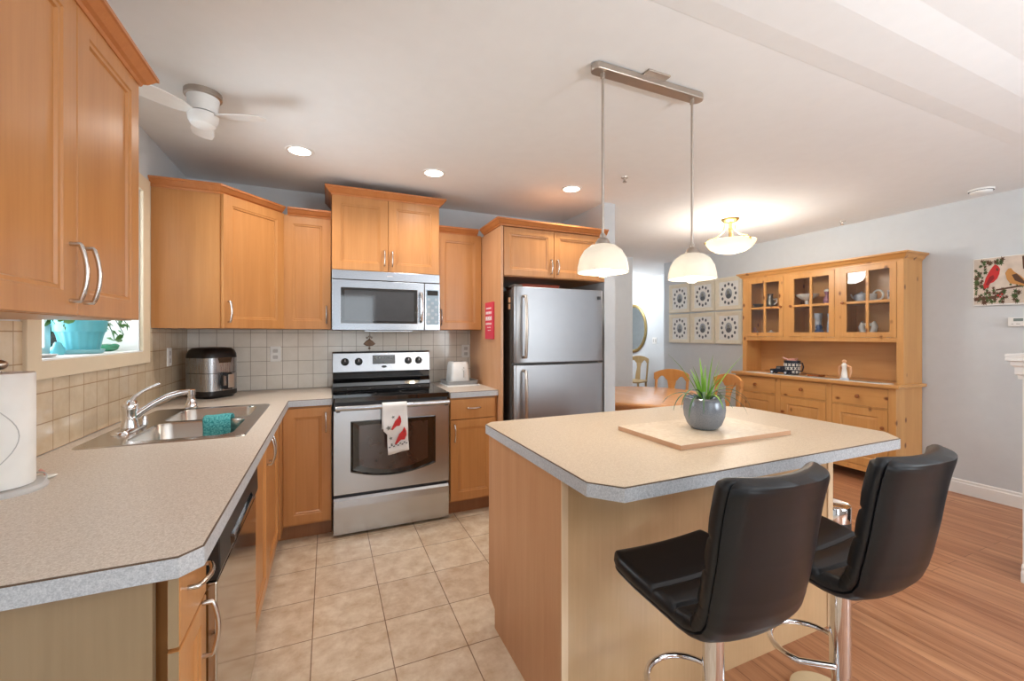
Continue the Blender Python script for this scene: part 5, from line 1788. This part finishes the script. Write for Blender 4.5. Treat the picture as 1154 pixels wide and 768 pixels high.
    for j, zc in enumerate(zs):
        for i, yc in enumerate(ys):
            lab = 'cream-framed square print of a ring of small ovals, %s of the %s row' % (names[(i, j)], ('upper', 'lower')[j])
            t = thing('picture_frame', lab, 'picture', (RX, yc, zc - 0.22), 'six square oval-ring prints on the right wall')
            W, Hh = 0.205, 0.218
            x = RX - 0.001
            b = MB()

            def rg(k, xx):
                return [(xx, yc - W + k, zc - Hh + k), (xx, yc + W - k, zc - Hh + k), (xx, yc + W - k, zc + Hh - k), (xx, yc - W + k, zc + Hh - k)]
            b.loft([rg(0, x), rg(0, x - 0.022), rg(0.012, x - 0.026), rg(0.05, x - 0.016), rg(0.056, x - 0.012), rg(0.056, x - 0.006)], False, False)
            b.build('frame', 'creamframe', t)
            MB().box(x - 0.008, x - 0.004, yc - W + 0.05, yc + W - 0.05, zc - Hh + 0.05, zc + Hh - 0.05).build('mat_board', 'mat', t)
            b = MB()
            b.mi = 0

            def oval(y_, z_, a_, c_, mi, d=0.0):
                b.mi = mi
                b.prism([(y_ + a_ * cos(2 * pi * k / 14), z_ + c_ * sin(2 * pi * k / 14)) for k in range(14)], x - 0.0095 - d, x - 0.0075, 'x')
            oval(yc, zc, 0.052, 0.070, 1)
            oval(yc, zc - 0.030, 0.036, 0.034, 0, 0.0004)
            oval(yc + 0.004 * i - 0.003 * j, zc + 0.018, 0.022, 0.027, 2, 0.0008)
            for k in range(12):
                a = 2 * pi * k / 12
                oval(yc + 0.108 * cos(a), zc + 0.128 * sin(a), 0.0155, 0.021, 0)
                b.mi = 2
            pr = b.build('print', ['dkprint', 'portrait', 'pewter'], t)
    # bird picture
    y1, z0, z1 = 1.678, 1.575, 1.960
    y0 = y1 - 0.43
    t = thing('bird_picture', 'framed print of a red cardinal and a tan bird on snowy branches', 'picture', (RX, (y0 + y1) / 2, z0))
    x = RX - 0.001
    MB().box(x - 0.022, x, y0, y1, z0, z1).build('backing', 'white', t, bevel=0.002)
    p = MB()
    X0 = x - 0.0245

    def fl(pts, mi, d=0.0):
        p.mi = mi
        p.prism([(y1 - a * (y1 - y0), z0 + b_ * (z1 - z0)) for a, b_ in pts], X0 - d, X0 + 0.003, 'x')
    fl([(0.012, 0.03), (0.99, 0.03), (0.99, 0.985), (0.012, 0.985)], 0)
    random.seed(9)

    def star(cx_, cz_, r_, mi, d, n=7, asp=1.5):
        fl([(cx_ + r_ * (1 if k % 2 else 0.4) * cos(k * pi / n + cx_ * 9), cz_ + asp * r_ * (1 if k % 2 else 0.4) * sin(k * pi / n + cx_ * 9)) for k in range(2 * n)], mi, d)
    for k in range(130):
        u = random.random()
        if k < 50:
            a, b_ = random.uniform(0.03, 0.20), random.uniform(0.08, 0.92)
        elif k < 116:
            a, b_ = random.uniform(0.1, 0.95), random.uniform(0.06, 0.42)
        else:
            a, b_ = random.uniform(0.1, 0.4), random.uniform(0.86, 0.94)
        star(a, b_, random.uniform(0.022, 0.045), 3 if k % 3 else 4, 0.0003 + 0.00001 * k, 6)
    for k in range(7):
        a = 0.03 + k * 0.03
        fl([(0.55 + a, 0.95 - 0.02 * k), (0.9, 0.93 - 0.05 * k), (0.9, 0.915 - 0.05 * k), (0.55 + a, 0.935 - 0.02 * k)], 0, 0.0013)
    fl([(0.635, 0.70), (0.65, 0.70), (0.66, 0.96), (0.625, 0.96)], 4, 0.0014)
    # cardinal and tan bird
    fl([(0.14, 0.42), (0.17, 0.58), (0.22, 0.72), (0.26, 0.80), (0.29, 0.85), (0.335, 0.80), (0.355, 0.74), (0.345, 0.64), (0.32, 0.55), (0.27, 0.48), (0.23, 0.46), (0.20, 0.38), (0.15, 0.36)], 1, 0.0018)
    fl([(0.305, 0.72), (0.335, 0.70), (0.33, 0.76), (0.31, 0.77)], 4, 0.0021)
    fl([(0.42, 0.65), (0.455, 0.73), (0.49, 0.74), (0.53, 0.66), (0.60, 0.58), (0.66, 0.48), (0.74, 0.30), (0.72, 0.25), (0.65, 0.36), (0.56, 0.40), (0.48, 0.43), (0.44, 0.52)], 2, 0.0018)
    fl([(0.64, 0.42), (0.75, 0.21), (0.77, 0.23), (0.67, 0.47)], 4, 0.0021)
    fl([(0.17, 0.44), (0.22, 0.60), (0.27, 0.63), (0.285, 0.56), (0.24, 0.49), (0.20, 0.42)], 5, 0.0020)
    fl([(0.50, 0.60), (0.56, 0.62), (0.63, 0.50), (0.69, 0.37), (0.62, 0.42), (0.54, 0.48)], 4, 0.0020)
    fl([(0.02, 0.10), (0.30, 0.14), (0.44, 0.30), (0.40, 0.32), (0.28, 0.20), (0.02, 0.17)], 4, 0.0006)
    fl([(0.30, 0.30), (0.70, 0.36), (0.98, 0.50), (0.97, 0.54), (0.69, 0.40), (0.30, 0.33)], 4, 0.0006)
    for a, b_ in ((0.17, 0.38), (0.2, 0.40), (0.33, 0.2), (0.36, 0.17), (0.38, 0.22), (0.15, 0.44)):
        star(a, b_, 0.022, 1, 0.0023, 5)
    p.build('print', ['snowprint', 'redprint', 'tanprint', 'greenprint', 'brownprint', 'darkredprint'], t)
    # thermostat
    t = thing('thermostat', 'white thermostat on the right wall below the bird picture', 'thermostat', (RX, 1.43, 1.41))
    MB().box(RX - 0.024, RX - 0.0005, 1.37, 1.485, 1.405, 1.475).build('body', 'whiteplastic', t, bevel=0.004)
    MB().box(RX - 0.0255, RX - 0.023, 1.405, 1.455, 1.445, 1.467).build('display', 'lcd', t)
    b = MB().box(RX - 0.0265, RX - 0.023, 1.455, 1.465, 1.42, 1.427).box(RX - 0.0265, RX - 0.023, 1.42, 1.44, 1.42, 1.427)
    b.build('button', 'papergrey', t)
    # white mantel, its far end showing at the picture's edge
    t = thing('fireplace_mantel', 'white fireplace mantel standing at the right edge of the room', 'mantel', (3.65, 0.3, 0))
    ya, yb, X0 = -0.42, 1.0, 3.46
    for y in (ya, yb - 0.13):
        c = MB().box(X0, X0 + 0.34, y, y + 0.13, 0.0, 1.10)
        c.build('pilaster', 'white', t, bevel=0.004)
        c = MB()
        c.sweep([(X0, y + 0.13), (X0, y)][::1], [(0.0, 0.0), (0.022, 0.0), (0.022, 0.055), (0.014, 0.065), (0.018, 0.08), (0.010, 0.095), (0.0, 0.10)])
        c.build('plinth', 'white', t, bevel=0.003)
    MB().box(X0 + 0.01, X0 + 0.34, ya + 0.13, yb - 0.13, 0.85, 1.10).build('frieze', 'white', t, bevel=0.003)
    MB().box(X0 + 0.06, X0 + 0.32, ya + 0.13, yb - 0.13, 0.02, 0.85).build('firebox', 'blackplastic', t)
    c = MB()
    c.sweep([(X0 + 0.34, yb), (X0, yb), (X0, ya), (X0 + 0.34, ya)], [(-0.03, 1.10), (0.012, 1.10), (0.014, 1.12), (0.022, 1.126), (0.022, 1.165), (0.034, 1.175), (0.034, 1.195), (0.05, 1.200), (0.05, 1.212), (0.048, 1.216), (0.05, 1.222), (0.05, 1.236), (-0.03, 1.236)])
    c.build('cornice', 'white', t)
    MB().box(X0 - 0.02, X0 + 0.34, ya - 0.02, yb + 0.02, 1.21, 1.234).build('shelf', 'white', t)


dining()


# ------------------------------------------------------------------ ceiling things and lamps
def ceiling_things():
    for k, (x, y, lab) in enumerate(((-0.157, 2.896, 'recessed ceiling light above the counter corner, nearest the left cabinets'), (0.678, 2.921, 'recessed ceiling light in front of the microwave cabinet'), (1.729, 2.817, 'recessed ceiling light in front of the fridge cabinet'))):
        t = thing('recessed_light', lab, 'ceiling light', (x, y, CZ), 'recessed kitchen ceiling lights')
        MB().lathe([(0.062, -0.0045), (0.078, -0.004), (0.080, 0.0), (0.062, 0.0)], x, y, CZ, 32, False, False).build('trim_ring', 'white', t, smooth=True)
        MB().lathe([(0.0625, -0.004), (0.05, -0.0042), (0.0, -0.0043)], x, y, CZ, 28).build('lens', 'lightdisc', t)
        lamp('recessed_light_lamp', 'SPOT', (x, y, CZ - 0.02), 24, (1.0, 0.94, 0.86), 0.05, spot_size=radians(150), spot_blend=0.8)
    # pendant pair
    t = thing('pendant_light', 'twin pendant lamp on a brushed nickel bar above the island', 'pendant lamp', (1.304, 1.47, CZ))
    b = MB()
    n = 8
    pts = [(1.0 + 0.028 + 0.028 * cos(radians(90 + 180 * k / n)), 1.47 + 0.028 * sin(radians(90 + 180 * k / n))) for k in range(n + 1)] + [(1.612 - 0.028 + 0.028 * cos(radians(-90 + 180 * k / n)), 1.47 + 0.028 * sin(radians(-90 + 180 * k / n))) for k in range(n + 1)]
    b.prism(pts, CZ - 0.034, CZ - 0.004)
    b.build('bar', 'nickel_fix', t, bevel=0.004, smooth=True)
    MB().box(1.245, 1.365, 1.408, 1.532, CZ - 0.008, CZ).build('ceiling_plate', 'nickel_fix', t, bevel=0.001)
    for x in (1.054, 1.554):
        MB().lathe([(0.012, 0.04), (0.009, 0.055), (0.0055, 0.058), (0.0055, 0.71)][0:1] and [(0.0055, 0), (0.0055, 0.655), (0.010, 0.66), (0.010, 0.68)], x, 1.47, 1.757, 12).build('rod', 'nickel_fix', t, smooth=True)
        c = MB()
        c.lathe([(0.010, 0.048), (0.013, 0.040), (0.010, 0.032), (0.020, 0.028), (0.030, 0.012), (0.033, 0.0), (0.028, -0.002)][::-1], x, 1.47, 1.716, 24)
        c.build('socket_cap', 'nickel_fix', t, smooth=True)
        MB().tube([(x + 0.011 * cos(a), 1.47, 1.755 + 0.011 * sin(a)) for a in [2 * pi * k / 14 for k in range(14)]], 0.004, 8, True).build('loop', 'nickel_fix', t, smooth=True)
        s = MB()
        s.lathe([(0.030, 0.118), (0.052, 0.112), (0.078, 0.092), (0.096, 0.06), (0.104, 0.025), (0.106, 0.0), (0.102, 0.0), (0.100, 0.025), (0.092, 0.058), (0.075, 0.088), (0.05, 0.107), (0.030, 0.112)], x, 1.47, 1.602, 44, False, False)
        s.build('glass_shade', 'shade', t, smooth=True)
        bl = MB()
        bl.lathe([(0.012, 0.10), (0.014, 0.075), (0.026, 0.05), (0.031, 0.02), (0.026, -0.004), (0.014, -0.014), (0.0, -0.017)][::-1], x, 1.47, 1.60, 20)
        bl.build('bulb', 'bulb', t, smooth=True)
        lamp('pendant_lamp', 'POINT', (x, 1.47, 1.575), 3, WARM, 0.03)
    # semi-flush bowl lamp over the dining table
    x, y = 3.604, 2.936
    t = thing('ceiling_lamp', 'amber glass bowl lamp on brass stem above the dining table', 'ceiling lamp', (x, y, CZ))
    MB().lathe([(0.085, 0.0), (0.082, -0.012), (0.06, -0.03), (0.03, -0.036)], x, y, CZ, 32).build('ceiling_rose', 'brass', t, smooth=True)
    MB().lathe([(0.018, -0.03), (0.014, -0.08), (0.018, -0.10), (0.014, -0.12), (0.016, -0.24)], x, y, CZ, 20).build('stem', 'brass', t, smooth=True)
    for k in range(3):
        a = radians(25 + 120 * k)
        MB().tube([(x + 0.05 * cos(a), y + 0.05 * sin(a), CZ - 0.03), (x + 0.06 * cos(a), y + 0.06 * sin(a), CZ - 0.12), (x + 0.12 * cos(a), y + 0.12 * sin(a), CZ - 0.175), (x + 0.205 * cos(a), y + 0.205 * sin(a), CZ - 0.205)], 0.006, 8).build('arm', 'brass', t, smooth=True)
    b = MB()
    b.lathe([(0.226, 0.115), (0.22, 0.10), (0.19, 0.055), (0.14, 0.02), (0.07, 0.002), (0.0, 0.0), (0.0, 0.006), (0.068, 0.008), (0.136, 0.026), (0.185, 0.06), (0.214, 0.103), (0.219, 0.115)], x, y, 2.135, 48, False, False)
    b.build('glass_bowl', 'bowlshade', t, smooth=True)
    for k in range(3):
        a = radians(25 + 120 * k)
        MB().ball((x + 0.228 * cos(a), y + 0.228 * sin(a), 2.24), 0.012, 10, 8).build('finial', 'brass', t, smooth=True)
    lamp('ceiling_lamp_bulb', 'POINT', (x, y, 2.32), 17, (1.0, 0.94, 0.85), 0.07)
    lamp('ceiling_lamp_glow', 'POINT', (x, y, 2.08), 22, (1.0, 0.94, 0.86), 0.15)
    lamp('hall_fill', 'POINT', (4.95, 6.9, 2.2), 42, (0.95, 0.98, 1.0), 0.12)  # added point light without a fixture, brightens the hall
    # small ceiling fan
    x, y = -0.533, 2.384
    t = thing('ceiling_fan', 'small white ceiling fan near the sink window', 'ceiling fan', (x, y, CZ))
    MB().lathe([(0.075, 0.0), (0.075, -0.022), (0.068, -0.026), (0.05, -0.028)], x, y, CZ, 32).build('ceiling_ring', 'nickel_fix', t, smooth=True)
    MB().lathe([(0.066, -0.02), (0.06, -0.06), (0.056, -0.095)], x, y, CZ, 28).build('motor_housing', 'whiteplastic', t, smooth=True)
    MB().lathe([(0.055, -0.099), (0.062, -0.102), (0.06, -0.13), (0.048, -0.152), (0.02, -0.158), (0, -0.159)], x, y, CZ, 28).build('hub', 'whiteplastic', t, smooth=True)
    for k in range(3):
        m4 = Matrix.Translation((x, y, CZ - 0.105)) @ Matrix.Rotation(radians(103 + 120 * k), 4, 'Z') @ Matrix.Rotation(radians(10), 4, 'X')
        bl = MB(m4)
        bl.prism([(0.05, -0.018), (0.10, -0.04), (0.20, -0.05), (0.255, -0.042), (0.272, -0.015), (0.272, 0.015), (0.255, 0.042), (0.20, 0.05), (0.10, 0.04), (0.05, 0.018)], -0.0025, 0.0025)
        bl.build('blade', 'whiteplastic', t, bevel=0.001)
    # smoke detector and sprinklers
    t = thing('smoke_detector', 'round white smoke detector on the ceiling near the bird picture', 'smoke detector', (4.66, 1.56, CZ))
    MB().lathe([(0.072, 0.0), (0.072, -0.012), (0.066, -0.014)], 4.66, 1.56, CZ, 32).build('base', 'whiteplastic', t, smooth=True)
    MB().lathe([(0.062, -0.014), (0.060, -0.028), (0.045, -0.038), (0, -0.040)], 4.66, 1.56, CZ, 32).build('cover', 'whiteplastic', t, smooth=True)
    MB().lathe([(0.0705, -0.013), (0.0640, -0.0145)], 4.66, 1.56, CZ, 32, False, False).build('gap_ring', 'darkgrey', t)
    for (x, y, lab) in ((1.952, 2.458, 'small sprinkler head on the ceiling near the white pillar'), (4.70, 2.55, 'small sprinkler head on the ceiling above the pine dresser')):
        t = thing('sprinkler_head', lab, 'sprinkler', (x, y, CZ), 'ceiling sprinklers')
        MB().lathe([(0.026, 0), (0.024, -0.006), (0.010, -0.008), (0.008, -0.024)], x, y, CZ, 18).build('escutcheon', 'nickel', t, smooth=True)
        MB().lathe([(0.004, -0.02), (0.015, -0.034), (0.015, -0.036), (0, -0.036)], x, y, CZ, 14).build('deflector', 'nickel', t, smooth=True)


ceiling_things()
